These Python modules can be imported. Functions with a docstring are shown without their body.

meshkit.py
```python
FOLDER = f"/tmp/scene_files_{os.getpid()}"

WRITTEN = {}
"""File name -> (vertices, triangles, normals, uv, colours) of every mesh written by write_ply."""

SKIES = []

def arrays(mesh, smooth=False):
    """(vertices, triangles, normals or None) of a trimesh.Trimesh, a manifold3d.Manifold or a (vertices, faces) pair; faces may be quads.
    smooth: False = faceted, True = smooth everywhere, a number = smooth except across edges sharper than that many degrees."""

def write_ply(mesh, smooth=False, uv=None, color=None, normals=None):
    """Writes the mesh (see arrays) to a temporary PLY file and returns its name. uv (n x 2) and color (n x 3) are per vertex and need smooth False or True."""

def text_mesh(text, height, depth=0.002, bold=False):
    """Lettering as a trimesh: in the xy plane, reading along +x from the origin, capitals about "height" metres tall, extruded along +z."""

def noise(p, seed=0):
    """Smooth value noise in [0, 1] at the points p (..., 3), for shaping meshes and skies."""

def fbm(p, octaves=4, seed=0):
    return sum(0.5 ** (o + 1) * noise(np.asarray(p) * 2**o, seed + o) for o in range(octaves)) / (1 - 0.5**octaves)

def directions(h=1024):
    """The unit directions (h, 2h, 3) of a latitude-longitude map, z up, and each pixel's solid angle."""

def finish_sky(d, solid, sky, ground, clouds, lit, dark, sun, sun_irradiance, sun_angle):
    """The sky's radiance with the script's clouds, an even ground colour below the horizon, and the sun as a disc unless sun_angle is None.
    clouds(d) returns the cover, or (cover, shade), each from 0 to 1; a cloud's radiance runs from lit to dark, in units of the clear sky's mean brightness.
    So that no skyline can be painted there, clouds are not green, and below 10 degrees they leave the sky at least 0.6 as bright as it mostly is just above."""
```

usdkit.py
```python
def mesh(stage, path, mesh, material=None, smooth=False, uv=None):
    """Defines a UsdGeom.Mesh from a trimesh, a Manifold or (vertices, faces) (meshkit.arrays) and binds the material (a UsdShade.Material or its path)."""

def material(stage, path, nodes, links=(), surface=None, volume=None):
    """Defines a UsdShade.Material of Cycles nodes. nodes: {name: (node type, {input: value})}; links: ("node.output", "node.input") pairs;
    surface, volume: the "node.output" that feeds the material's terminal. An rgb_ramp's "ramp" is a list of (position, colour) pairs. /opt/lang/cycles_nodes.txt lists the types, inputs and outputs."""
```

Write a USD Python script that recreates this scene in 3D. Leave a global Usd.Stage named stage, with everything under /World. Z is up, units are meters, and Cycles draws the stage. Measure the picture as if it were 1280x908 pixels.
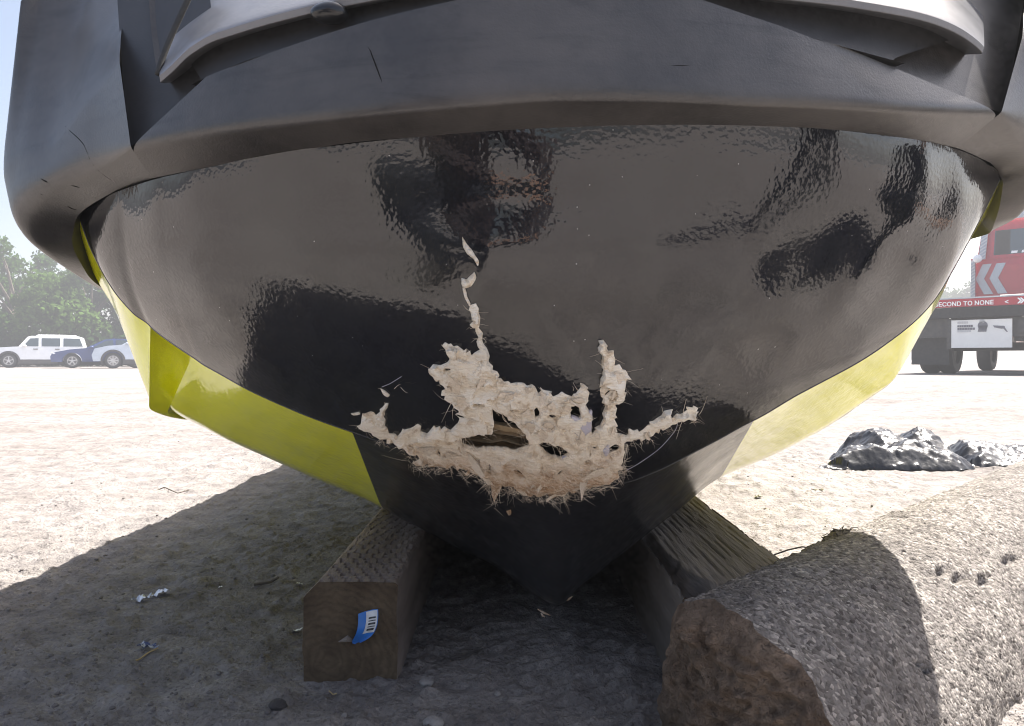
import math, random
import numpy as np, trimesh, usdkit, meshkit
from pxr import Usd, UsdGeom, UsdLux, UsdShade, Gf, Sdf, Vt
from scipy.interpolate import Akima1DInterpolator, LinearNDInterpolator, NearestNDInterpolator
from scipy.spatial import cKDTree, Delaunay
from shapely.geometry import Polygon, Point, LineString, MultiPoint
from shapely import contains_xy
import shapely

stage = Usd.Stage.CreateInMemory()
UsdGeom.SetStageUpAxis(stage, UsdGeom.Tokens.z)
UsdGeom.SetStageMetersPerUnit(stage, 1.0)
UsdGeom.Xform.Define(stage, '/World')
UsdGeom.Scope.Define(stage, '/World/Looks')

# ---------------------------------------------------------------- camera
CAM_H, FOC, U0, V0 = 0.40, 924.0, 640.0, 450.0
cam = UsdGeom.Camera.Define(stage, '/World/camera')
cam.AddTranslateOp().Set((0, 0, CAM_H))
cam.AddRotateXOp().Set(90 - math.degrees(math.atan(4 / FOC)))
cam.CreateHorizontalApertureAttr(36.0)
cam.CreateVerticalApertureAttr(36.0 * 726 / 1024)
cam.CreateFocalLengthAttr(FOC / 1280 * 36)
cam.CreateClippingRangeAttr(Gf.Vec2f(0.02, 5000))
cam.CreateExposureAttr(1.8)

# ---------------------------------------------------------------- sky and sun
SUN = np.array([0.51, 0.41, 1.0]); SUN /= np.linalg.norm(SUN)
sky_m = usdkit.material(stage, '/World/Looks/sky_light', {
    's': ('sky_texture', {'sky_type': 'single_scattering', 'sun_disc': False, 'sun_elevation': float(math.asin(SUN[2])),
                          'sun_rotation': float(math.atan2(SUN[0], SUN[1])), 'aerosol_density': 4.5, 'air_density': 1.0}),
    'b': ('background_shader', {'strength': 0.062})}, [('s.color', 'b.color')], surface='b.background')
dome = UsdLux.DomeLight.Define(stage, '/World/sky')
UsdShade.MaterialBindingAPI.Apply(dome.GetPrim()).Bind(sky_m)
dome.GetPrim().SetCustomDataByKey('kind', 'structure')
sun = UsdLux.DistantLight.Define(stage, '/World/sun')
sun.CreateIntensityAttr(1.25); sun.CreateAngleAttr(0.5); sun.CreateNormalizeAttr(True)
sun.CreateColorAttr(Gf.Vec3f(1.0, 0.955, 0.89))
sun.AddTransformOp().Set(Gf.Matrix4d().SetRotate(Gf.Rotation(Gf.Vec3d(0, 0, 1), Gf.Vec3d(*map(float, SUN)))))

# ---------------------------------------------------------------- helpers
used = {}
def numbered(path):
    if path not in used:
        used[path] = 0
        return path
    used[path] += 1
    return f'{path}_{used[path]:03d}'
def meta(p, label=None, cat=None, group=None, kind=None):
    for k, v in (('label', label), ('category', cat), ('group', group), ('kind', kind)):
        if v: p.SetCustomDataByKey(k, v)
    return p
def obj(name, mesh, m, parent=None, smooth=False, label=None, cat=None, group=None, kind=None):
    base = str(parent.GetPath()) if parent is not None else '/World'
    g = usdkit.mesh(stage, numbered(base + '/' + name), mesh, m, smooth=smooth)
    return meta(g.GetPrim(), label, cat, group, kind)
def thing(name, label, cat, loc=(0, 0, 0), rotz=0, group=None):
    x = UsdGeom.Xform.Define(stage, numbered('/World/' + name))
    x.AddTranslateOp().Set(tuple(map(float, loc)))
    x.AddRotateZOp().Set(float(rotz))
    return meta(x.GetPrim(), label, cat, group)
def P(u, v, d):
    return np.array([(u - U0) / FOC * d, d, CAM_H - (v - V0) / FOC * d])
def box(a, b):
    a, b = np.array(a, float), np.array(b, float)
    m = trimesh.creation.box(b - a); m.apply_translation((a + b) / 2); return m
def cat_(ms): return trimesh.util.concatenate(ms)
def tube(pts, r, sides=8, cap=True):
    p = np.asarray(pts, float); n = len(p); r = np.broadcast_to(r, (n,))
    t = np.gradient(p, axis=0); t /= np.linalg.norm(t, axis=1, keepdims=True) + 1e-12
    a = np.cross(t, np.where(np.abs(t[:, 2:]) < .9, [0, 0, 1.], [1., 0, 0])); a /= np.linalg.norm(a, axis=1, keepdims=True) + 1e-12
    b = np.cross(t, a); an = np.arange(sides) * 2 * np.pi / sides
    v = p[:, None] + r[:, None, None] * (np.cos(an)[None, :, None] * a[:, None] + np.sin(an)[None, :, None] * b[:, None])
    i, j = np.meshgrid(np.arange(n - 1), np.arange(sides), indexing='ij')
    q = np.stack([i*sides+j, i*sides+(j+1) % sides, (i+1)*sides+(j+1) % sides, (i+1)*sides+j], -1).reshape(-1, 4)
    f = np.vstack([q[:, [0, 1, 2]], q[:, [0, 2, 3]]]); v = v.reshape(-1, 3)
    if cap:
        c0, c1 = len(v), len(v) + 1
        v = np.vstack([v, p[0], p[-1]]); k = np.arange(sides)
        f = np.vstack([f, np.stack([np.full(sides, c0), (k+1) % sides, k], 1), np.stack([np.full(sides, c1), (n-1)*sides+k, (n-1)*sides+(k+1) % sides], 1)])
    return trimesh.Trimesh(v, f, process=False)
def grid_faces(a, b):
    i, j = np.meshgrid(np.arange(a - 1), np.arange(b - 1), indexing='ij')
    q = np.stack([i*b+j, i*b+j+1, (i+1)*b+j+1, (i+1)*b+j], -1).reshape(-1, 4)
    return np.vstack([q[:, [0, 1, 2]], q[:, [0, 2, 3]]])
def grid_mesh(g):
    return trimesh.Trimesh(g.reshape(-1, 3), grid_faces(*g.shape[:2]), process=False)
def along(ring, ts):
    """Smooth curve through ring (stations at 0, 1, 2 ...) sampled at ts."""
    ring = np.asarray(ring, float)
    return Akima1DInterpolator(np.arange(len(ring)), ring, axis=0)(ts)
def rounded(poly, r, nseg=4, nb=5):
    """Cross polyline (n,k,3: n samples, k corners) with corners rounded by Bezier; r per corner (k or n x k)."""
    n, k = poly.shape[:2]
    r = np.broadcast_to(np.asarray(r, float), (n, k))
    out, prev = [], poly[:, 0]
    for c in range(1, k):
        if c < k - 1:
            R = r[:, c, None]
            a = poly[:, c] + (poly[:, c-1] - poly[:, c]) * R
            b = poly[:, c] + (poly[:, c+1] - poly[:, c]) * R
        else:
            a = poly[:, c]
        for t in np.linspace(0, 1, nseg + 1)[:-1 if c < k - 1 else None]:
            out.append(prev + (a - prev) * t)
        if c < k - 1:
            for t in np.linspace(0, 1, nb + 1)[:-1]:
                out.append((1-t)**2 * a + 2*t*(1-t) * poly[:, c] + t*t * b)
            prev = b
    return np.stack(out, 1)
def loft(stations, per=8, r=.2, nseg=4, nb=5, ts=None):
    st = np.asarray(stations, float)              # S x R x 3
    ts = np.linspace(0, len(st) - 1, (len(st) - 1) * per + 1) if ts is None else ts
    rings = np.stack([along(st[:, k], ts) for k in range(st.shape[1])], 1)
    if np.ndim(r) == 2:
        r = np.stack([np.interp(ts, np.arange(len(st)), np.asarray(r)[:, k]) for k in range(st.shape[1])], 1)
    return rounded(rings, r, nseg, nb)
def fbm(p, o=4, seed=0): return meshkit.fbm(np.asarray(p, float), o, seed) - .5
def smoothstep(a, b, x):
    t = np.clip((x - a) / (b - a), 0, 1); return t * t * (3 - 2 * t)

# ---------------------------------------------------------------- materials
def mat(name, col, col2=None, rough=.5, rough2=None, scale=10, detail=5, bumps=(), metallic=0, spec=.5, coat=0, lo=.35, hi=.65, extra=None, coords='position', stretch=None, emit=None):
    """col -> col2 by noise; bumps = [(scale, distance, detail, kind)] stacked."""
    N = {'g': ('geometry', {}) if coords == 'position' else ('texture_coordinate', {})}
    src = 'g.position' if coords == 'position' else 'g.object'
    L = []
    if stretch:
        N['map'] = ('mapping', {'mapping_type': 'point', 'scale': stretch}); L.append((src, 'map.vector')); src = 'map.vector'
    p = {'metallic': metallic, 'specular_ior_level': spec, 'roughness': rough, 'base_color': col}
    if coat: p['coat_weight'] = coat
    if emit: p['emission_color'] = emit[0]; p['emission_strength'] = emit[1]
    N['p'] = ('principled_bsdf', p)
    if col2 is not None or rough2 is not None:
        N['n'] = ('noise_texture', {'scale': scale, 'detail': detail, 'roughness': .6}); L.append((src, 'n.vector'))
        if col2 is not None:
            N['r'] = ('rgb_ramp', {'ramp': [(0, col), (lo, col), (hi, col2), (1, col2)]}); L += [('n.fac', 'r.fac'), ('r.color', 'p.base_color')]
        if rough2 is not None:
            N['rr'] = ('map_range', {'from_min': lo, 'from_max': hi, 'to_min': rough, 'to_max': rough2, 'clamp': True}); L += [('n.fac', 'rr.value'), ('rr.result', 'p.roughness')]
    last = None
    for i, b in enumerate(bumps):
        sc, dist, det = b[:3]
        if len(b) > 3 and b[3] == 'voronoi':
            N[f't{i}'] = ('voronoi_texture', {'scale': sc}); out = f't{i}.distance'
            N[f'iv{i}'] = ('math', {'math_type': 'subtract', 'value1': 1.0}); L.append((out, f'iv{i}.value2')); out = f'iv{i}.value'
        else:
            N[f't{i}'] = ('noise_texture', {'scale': sc, 'detail': det, 'roughness': .6}); out = f't{i}.fac'
        L.append((src, f't{i}.vector'))
        N[f'b{i}'] = ('bump', {'strength': 1.0, 'distance': dist}); L.append((out, f'b{i}.height'))
        if last: L.append((last, f'b{i}.normal'))
        last = f'b{i}.normal'
    if last: L.append((last, 'p.normal'))
    if extra: extra(N, L)
    return usdkit.material(stage, '/World/Looks/' + name, N, L, surface='p.BSDF')

M = {}
def ground_extra(N, L):
    # fine pale and dark grains over the sandy colour
    N['v'] = ('voronoi_texture', {'scale': 260}); L.append(('g.position', 'v.vector'))
    N['sv'] = ('separate_color', {}); L.append(('v.color', 'sv.color'))
    N['gr'] = ('rgb_ramp', {'ramp': [(0, (.62, .62, .63)), (.12, (.84, .84, .84)), (.5, (1, 1, 1)), (.93, (1.06, 1.06, 1.05)), (1, (1.35, 1.33, 1.3))]}); L.append(('sv.r', 'gr.fac'))
    N['mx'] = ('mix_color', {'blend_type': 'multiply', 'fac': .8, 'use_clamp': False}); L[:] = [l for l in L if l[1] != 'p.base_color']
    L += [('r.color', 'mx.a'), ('gr.color', 'mx.b')]
    N['n2'] = ('noise_texture', {'scale': 1.3, 'detail': 7, 'roughness': .7}); L.append(('g.position', 'n2.vector'))
    N['r2'] = ('rgb_ramp', {'ramp': [(0, (.7, .69, .68)), (.38, (.82, .8, .78)), (.55, (1, 1, 1)), (1, (1.1, 1.1, 1.08))]}); L.append(('n2.fac', 'r2.fac'))
    N['m3'] = ('mix_color', {'blend_type': 'multiply', 'fac': 1.0, 'use_clamp': False}); L += [('mx.result', 'm3.a'), ('r2.color', 'm3.b'), ('m3.result', 'p.base_color')]
M['ground'] = mat('sandy_ground', (.180, .164, .159), (.282, .260, .246), rough=.95, scale=14, detail=8, spec=.15, bumps=[(22, .02, 6), (150, .004, 5)], extra=ground_extra)
def specks(N, L):
    # dust and tiny pits in the gelcoat
    N['v'] = ('voronoi_texture', {'scale': 95}); L.append(('g.position', 'v.vector'))
    N['sv'] = ('separate_color', {}); L.append(('v.color', 'sv.color'))
    N['d1'] = ('math', {'math_type': 'less_than', 'value2': .055}); L.append(('v.distance', 'd1.value1'))
    N['d2'] = ('math', {'math_type': 'greater_than', 'value2': .86}); L.append(('sv.r', 'd2.value1'))
    N['d3'] = ('math', {'math_type': 'multiply'}); L += [('d1.value', 'd3.value1'), ('d2.value', 'd3.value2')]
    N['ds'] = ('noise_texture', {'scale': 4.5, 'detail': 8, 'roughness': .7}); L.append(('g.position', 'ds.vector'))
    N['dr'] = ('rgb_ramp', {'ramp': [(0, (.004, .004, .006)), (.48, (.005, .005, .007)), (.66, (.010, .010, .010)), (1, (.020, .018, .017))]}); L.append(('ds.fac', 'dr.fac'))
    N['mx'] = ('mix_color', {'b': (.30, .29, .28)}); L[:] = [l for l in L if l[1] != 'p.base_color']
    L += [('d3.value', 'mx.fac'), ('dr.color', 'mx.a'), ('mx.result', 'p.base_color')]
M['black_gel'] = mat('black_gelcoat', (.006, .006, .008), (.010, .010, .012), rough=.06, rough2=.12, scale=9, spec=.85, lo=.45, hi=.7,
                     bumps=[(5, .010, 1), (210, .00022, .6)], extra=specks)
M['black_scuffed'] = mat('scuffed_black_gelcoat', (.010, .0095, .011), (.017, .016, .017), rough=.16, rough2=.30, scale=12, spec=.5, lo=.35, hi=.7, bumps=[(6, .006, 2), (140, .0005, 2)])
M['yellow_gel'] = mat('lime_gelcoat', (.83, .82, .02), (.76, .76, .025), rough=.05, rough2=.12, scale=14, spec=.7, coat=.6, lo=.45, hi=.65, bumps=[(6, .004, 1), (40, .0005, 3), (160, .0002, 1)])
def scuff(N, L):
    N['ms'] = ('mapping', {'scale': (6, 6, 34), 'rotation': (0, .5, .25)}); L.append(('g.position', 'ms.vector'))
    N['ns'] = ('noise_texture', {'scale': 1.6, 'detail': 6, 'roughness': .65, 'distortion': .6}); L.append(('ms.vector', 'ns.vector'))
    N['rs'] = ('rgb_ramp', {'ramp': [(0, (1.25, 1.22, 1.2)), (.45, (1.05, 1.04, 1.03)), (.55, (.95, .95, .95)), (.68, (.62, .6, .6)), (1, (.5, .48, .48))]}); L.append(('ns.fac', 'rs.fac'))
    N['mx'] = ('mix_color', {'blend_type': 'multiply', 'fac': .8, 'use_clamp': False}); L[:] = [l for l in L if l[1] != 'p.base_color']
    L += [('r.color', 'mx.a'), ('rs.color', 'mx.b'), ('mx.result', 'p.base_color')]
M['plastic'] = mat('dusty_grey_plastic', (.036, .033, .032), (.066, .060, .057), rough=.27, rough2=.42, scale=7, detail=7, spec=.6, lo=.35, hi=.7, bumps=[(420, .0003, 2)], extra=scuff)
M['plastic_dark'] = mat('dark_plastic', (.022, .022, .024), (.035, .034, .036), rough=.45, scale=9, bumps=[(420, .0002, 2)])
M['hood'] = mat('grey_painted_hood', (.13, .13, .14), (.17, .17, .18), rough=.24, rough2=.34, scale=6, spec=.6, bumps=[(300, .0002, 2)])
M['rubber'] = mat('black_rubber', (.012, .012, .013), (.03, .029, .028), rough=.7, scale=30)
M['knob'] = mat('glossy_black_plastic', (.012, .012, .013), rough=.18)
M['scrape'] = mat('scrape_mark', (.014, .013, .013), rough=.95, spec=.05)
M['seat'] = mat('black_vinyl', (.02, .02, .022), rough=.5, bumps=[(300, .0005, 2)])
M['glass'] = mat('car_glass', (.04, .06, .07), rough=.03, spec=.8)
M['chrome'] = mat('bright_metal', (.62, .63, .65), (.5, .5, .52), rough=.25, metallic=1, scale=8)
M['steel_dark'] = mat('dark_steel', (.03, .03, .033), (.06, .055, .05), rough=.5, scale=12)
def paint(name, col, rough=.25): M[name] = mat(name, col, tuple(c * .9 for c in col), rough=rough, scale=3, coat=.6, coords='object'); return M[name]
paint('white_paint', (.78, .79, .80)); paint('navy_paint', (.025, .05, .16)); paint('silver_blue_paint', (.50, .56, .64))
paint('red_paint', (.40, .010, .028), .35); paint('white_board', (.78, .78, .76), .5)
M['white_letter'] = mat('white_lettering', (.85, .85, .84), rough=.5)
M['grey_print'] = mat('grey_print', (.16, .16, .18), rough=.6)
M['grey_print_light'] = mat('pale_grey_print', (.5, .5, .51), rough=.6)
M['reflect'] = mat('silver_reflective_tape', (.42, .44, .47), (.34, .36, .39), rough=.3, scale=40, metallic=.4)
M['red_lens'] = mat('red_lens', (.45, .01, .01), rough=.15)
M['lamp_lens'] = mat('clear_lens', (.7, .72, .75), rough=.1)
# ---------------------------------------------------------------- the watercraft on its blocks
def plan(d0, a, w=.62, xc=.036, p=2.2):
    return lambda x: d0 + a * (np.abs(x - xc) / w) ** p
def onplan(u, v, D):
    d = .8
    for _ in range(60): d = .5 * d + .5 * D((u - U0) / FOC * d)
    return P(u, v, d)
DT = plan(.69, .28, .60)
D1f = plan(.652, .29, .665)
D2f = plan(.662, .29, .665)

ski = thing('personal_watercraft', 'black-nosed lime personal watercraft with torn fibreglass at its bow, resting on two timbers', 'watercraft')
# crease (C) and lower contour (B) of the hull, left to right: pixel positions given a distance each
CB = [((100,272,.970),(93,302,1.02)), ((117,318,.985),(124,361,1.09)), ((140,360,.995),(150,407,1.12)), ((165,390,1.0),(168,462,1.13)),
      ((188,408,1.0),(186,517,1.14)), ((240,446,.978),(207,520,1.13)), ((265,462,.967),(247,540,1.16)), ((320,492,.942),(302,566,1.20)),
      ((382,519,.915),(398,608,1.25)), ((440,540,.89),(480,644,1.28)), ((530,572,.866),(560,690,1.20)), ((620,597,.853),(622,724,1.11)),
      ((692,611,.848),(690,774,1.03)), ((750,610,.850),(720,753,1.05)), ((800,598,.856),(763,717,1.10)), ((848,576,.870),(806,680,1.15)),
      ((897,550,.889),(854,640,1.22)), ((943,525,.905),(896,606,1.25)), ((1000,492,.930),(965,577,1.24)), ((1055,463,.950),(1028,545,1.20)),
      ((1102,434,.967),(1092,503,1.17)), ((1135,409,.978),(1124,474,1.14)), ((1164,380,.985),(1168,390,1.08)), ((1207,308,.980),(1198,325,1.09)),
      ((1249,225,.970),(1241,262,1.07))]
AFT = [(-.555,.50),(-.552,.46),(-.545,.40),(-.53,.33),(-.50,.235),(-.48,.21),(-.45,.195),(-.41,.175),(-.35,.15),(-.25,.118),(-.12,.088),(-.03,.068),
       (.047,.05),(.09,.062),(.15,.085),(.21,.105),(.29,.13),(.36,.155),(.45,.19),(.51,.215),(.55,.25),(.58,.33),(.60,.42),(.61,.5),(.62,.57)]
C3 = np.array([P(*c) for c, b in CB]); B3 = np.array([P(*b) for c, b in CB])
U3 = np.array([(x, 1.75, z) for x, z in AFT]); V3 = np.array([(x * .98, 3.15, z + .01) for x, z in AFT])
hullst = np.stack([C3, B3, U3, V3], 1)
TS = np.linspace(0, 24, 24 * 10 + 1)
# upper edge of the nose, under the bumper
Tpx = [(100,272),(112,260),(128,250),(150,239),(200,223),(250,210),(320,197),(400,184),(480,175),(560,168),(630,163),(700,159),(780,157),(850,156),(930,156.5),(1000,159),
       (1060,163),(1120,171),(1165,179),(1195,187),(1220,197),(1240,209),(1249,225)]
T3 = np.array([onplan(u, v, DT) for u, v in Tpx]); T3[0] = C3[0]; T3[-1] = C3[-1]

def hull_part(name, a, b, m, r=.22):
    ts = np.linspace(a, b, int((b - a) * 14) + 1)
    st = np.stack([along(hullst[:, k], ts) for k in range(4)], 1)
    # a crisp start at the crease: a 3 mm turned edge
    g = rounded(st, np.array([0, .25, .3, 0]), nseg=10, nb=9)
    return obj(name, grid_mesh(g), m, ski, smooth=38), g

# ---- nose panel: lens between T and C with an outward belly
ts = np.linspace(0, 24, 361)
Cc = along(C3, ts)
fr = np.r_[0, np.cumsum(np.linalg.norm(np.diff(Cc, axis=0), axis=1))]; fr /= fr[-1]
tt = np.linspace(0, len(T3) - 1, 900); Tc0 = along(T3, tt)
ft = np.r_[0, np.cumsum(np.linalg.norm(np.diff(Tc0, axis=0), axis=1))]; ft /= ft[-1]
Tc = np.stack([np.interp(fr, ft, Tc0[:, k]) for k in range(3)], 1)
sx = np.linspace(-1, 1, len(ts))
win = np.clip(1 - np.abs(fr * 2 - 1) ** 3, 0, 1)
mid = (Tc + Cc) / 2
out = np.stack([.55 * (mid[:, 0] - .036), -np.full(len(ts), .9), -np.full(len(ts), .25)], 1); out /= np.linalg.norm(out, axis=1, keepdims=True)
Mid = mid + out * (.058 * win)[:, None]
q = np.linspace(0, 1, 110)[None, :, None]
nose = (1 - q) ** 2 * Tc[:, None] + 2 * q * (1 - q) * Mid[:, None] + q * q * Cc[:, None]
# shallow waves pressed into the right of the nose, a stem ridge, a dent along the crack
W = fbm(nose * np.array([9, 9, 6.]), 2, 5)
qq = np.broadcast_to(q[..., 0], nose.shape[:2]); edge = np.sin(np.pi * qq) ** .6 * win[:, None] ** .5
xr = smoothstep(.12, .34, nose[..., 0])
nose[..., 1] += edge * W * (.003 + .016 * xr)
zz_ = nose[..., 2]; stem = np.interp(zz_, [.22, .30, .36, .44, .52, .62], [.045, .0, -.035, -.042, -.02, .02])
nose[..., 1] -= .013 * np.exp(-np.sqrt((nose[..., 0] - stem) ** 2 + .0025 ** 2) / .10) * edge * smoothstep(.23, .33, zz_) * smoothstep(.56, .50, zz_)
def proj(p):
    p = np.asarray(p); return np.stack([U0 + p[..., 0] / p[..., 1] * FOC, V0 - (p[..., 2] - CAM_H) / p[..., 1] * FOC], -1)

# ---- the torn places: outlines in the crop's own grid
def crop(pts): return [(400 + .4075 * x, 280 + .4075 * y) for x, y in pts]
TORN = crop([(118,625),(130,600),(128,582),(150,580),(172,588),(190,555),(203,540),(206,560),(197,600),(210,640),(240,650),(270,622),(300,620),(330,640),(350,620),(400,630),(425,610),
  (420,570),(385,545),(375,520),(385,500),(375,490),(348,480),(335,440),(360,432),(390,425),(395,400),(372,368),(390,355),(410,375),(440,385),(475,400),(487,380),(480,330),(462,315),
  (470,300),(460,252),(480,248),(487,270),(485,310),(495,330),(515,400),(545,460),(560,480),(585,490),(610,478),(640,490),(665,515),(690,503),(715,530),(740,518),(775,525),(790,510),
  (805,490),(820,495),(820,560),(832,580),(828,630),(835,640),(860,620),(872,590),(870,545),(855,500),(862,470),(872,450),(865,420),(857,380),(855,355),(870,355),(880,380),(905,400),
  (900,430),(930,440),(950,475),(935,520),(925,550),(905,550),(910,620),(912,645),(940,645),(950,630),(985,635),(1020,605),(1055,575),(1080,572),(1085,590),(1120,570),(1145,555),
  (1165,580),(1145,600),(1115,595),(1080,620),(1020,645),(985,665),(955,660),(938,670),(930,710),(925,750),(900,790),(850,800),(790,815),(740,830),(720,842),(700,828),(640,828),
  (590,808),(560,800),(545,835),(530,865),(525,800),(500,770),(470,765),(440,770),(465,745),(430,745),(395,738),(370,748),(330,740),(290,742),(275,735),(305,715),(280,700),(240,680),
  (200,662),(150,645)])
HOLES = [crop(h) for h in ([(528,570),(560,585),(600,612),(632,650),(642,680),(600,692),(540,682),(480,684),(440,677),(432,655),(490,645),(530,645),(535,610)],
  [(668,675),(700,668),(740,685),(765,700),(740,715),(705,707)], [(770,560),(790,555),(798,590),(782,600),(768,585)], [(885,690),(905,675),(918,685),(910,695),(880,705)],
  [(655,570),(668,565),(672,590),(662,592)])]
CHIPS = [crop(h) for h in ([(437,40),(450,60),(470,85),(487,115),(485,130),(470,105),(450,90),(440,70)], [(433,165),(450,170),(475,148),(480,165),(465,190),(445,198),(435,190)],
  [(185,505),(200,512),(215,525),(208,532),(192,520)], [(573,880),(585,876),(588,890),(578,895)], [(95,582),(120,576),(126,584),(105,588)], [(437,196),(446,198),(451,222),(464,250),(458,254),(444,226)])]
def ragged(poly, amp, seed, step=1.6):
    r = np.random.default_rng(seed); p = Polygon(poly).buffer(0); ring = p.exterior; n = int(ring.length / step)
    pts = np.array([ring.interpolate(i / n, normalized=True).coords[0] for i in range(n)])
    k = np.arange(n) / 3.
    if step > 3: return Polygon(pts + r.uniform(-amp, amp, pts.shape)).buffer(0)
    pts += np.stack([meshkit.fbm(np.stack([k, k * 0 + seed, k * 0], 1), 3, 3), meshkit.fbm(np.stack([k, k * 0 + seed, k * 0 + 9], 1), 3, 4)], 1) * 2 * amp - amp
    return Polygon(pts).buffer(0)
holes = [ragged(h, 1.6, 20 + i) for i, h in enumerate(HOLES)]
tornp = ragged(TORN, 3.1, 3, 4.2)
for h in holes: tornp = tornp.difference(h)
_hr = np.random.default_rng(8)
for (hu, hv) in [(470, 556), (492, 563), (520, 569), (549, 566), (590, 590), (612, 583), (648, 588), (700, 590), (735, 575), (742, 560), (575, 520), (600, 505), (560, 462), (690, 520), (640, 512), (760, 490)]:
    la, lb, an = _hr.uniform(3, 8), _hr.uniform(.9, 2.0), _hr.normal(.3 if hv > 540 else 0, .5); th_ = np.linspace(0, 6.283, 9)[:-1]; rr_ = _hr.uniform(.6, 1.2, 8)
    ex, ey = la * rr_ * np.cos(th_), lb * rr_ * np.sin(th_)
    tornp = tornp.difference(Polygon(np.stack([hu + ex * math.cos(an) - ey * math.sin(an), hv + ex * math.sin(an) + ey * math.cos(an)], 1)).buffer(0))
allholes = shapely.union_all(holes)

def cut(g, keep_tri=None):
    m = grid_mesh(g); c = proj(m.vertices[m.faces].mean(1))
    bad = contains_xy(allholes.buffer(1.5), c[:, 0], c[:, 1])
    front = m.vertices[m.faces].mean(1)[:, 1] < 1.0
    m.update_faces(~(bad & front)); return m

obj('nose_panel', cut(nose), M['black_gel'], ski, smooth=True)
# forefoot: black, with thin rounded start at the crease
def lower(name, a, b, m, cutit=False, smooth=40, dens=14):
    tss = np.linspace(a, b, int((b - a) * dens) + 1)
    st = np.stack([along(hullst[:, k], tss) for k in range(4)], 1)
    kb = np.broadcast_to(np.array([0, .22, .3, 0]), st.shape[:2])
    g = rounded(st, kb, nseg=16, nb=10)
    obj(name, cut(g) if cutit else grid_mesh(g), m, ski, smooth=smooth)
    return g
gl = lower('hull_side', 0, 4, M['yellow_gel'])
# the step face between the side and the bottom is dished inwards
tss = np.linspace(4, 5, 19); st = np.stack([along(hullst[:, k], tss) for k in range(4)], 1)
g = rounded(st, np.array([0, .1, .3, 0]), nseg=16, nb=8)
w = np.sin(np.pi * (tss - 4))[:, None] * np.ones(g.shape[1])[None]
prof = np.clip(np.linspace(0, 1, g.shape[1]) * 2.6, 0, 1)[None]
g[..., 1] += .05 * w * np.clip(1.2 - prof * .6, 0, 1); g[..., 0] += .014 * w
obj('chine_step', grid_mesh(g), M['yellow_gel'], ski, smooth=35)
gb = lower('bottom_panel', 5, 9, M['yellow_gel'])
ff = lower('forefoot', 9, 17, M['black_scuffed'], cutit=True)
lower('bottom_panel', 17, 21, M['yellow_gel'])
lower('hull_side', 21, 24, M['yellow_gel'])
tr = np.vstack([V3, [[0.035, 3.15, .3]]])
obj('transom', trimesh.Trimesh(tr, [[i, i + 1, 25] for i in range(24)] + [[24, 0, 25]], process=False), M['yellow_gel'], ski)
# thin worn ridge where nose meets bottom
rid = along(C3, np.linspace(0, 24, 300))
obj('crease_bead', tube(rid + np.array([0, .001, 0]), .0013, 6), M['black_gel'], ski, smooth=True)

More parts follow.
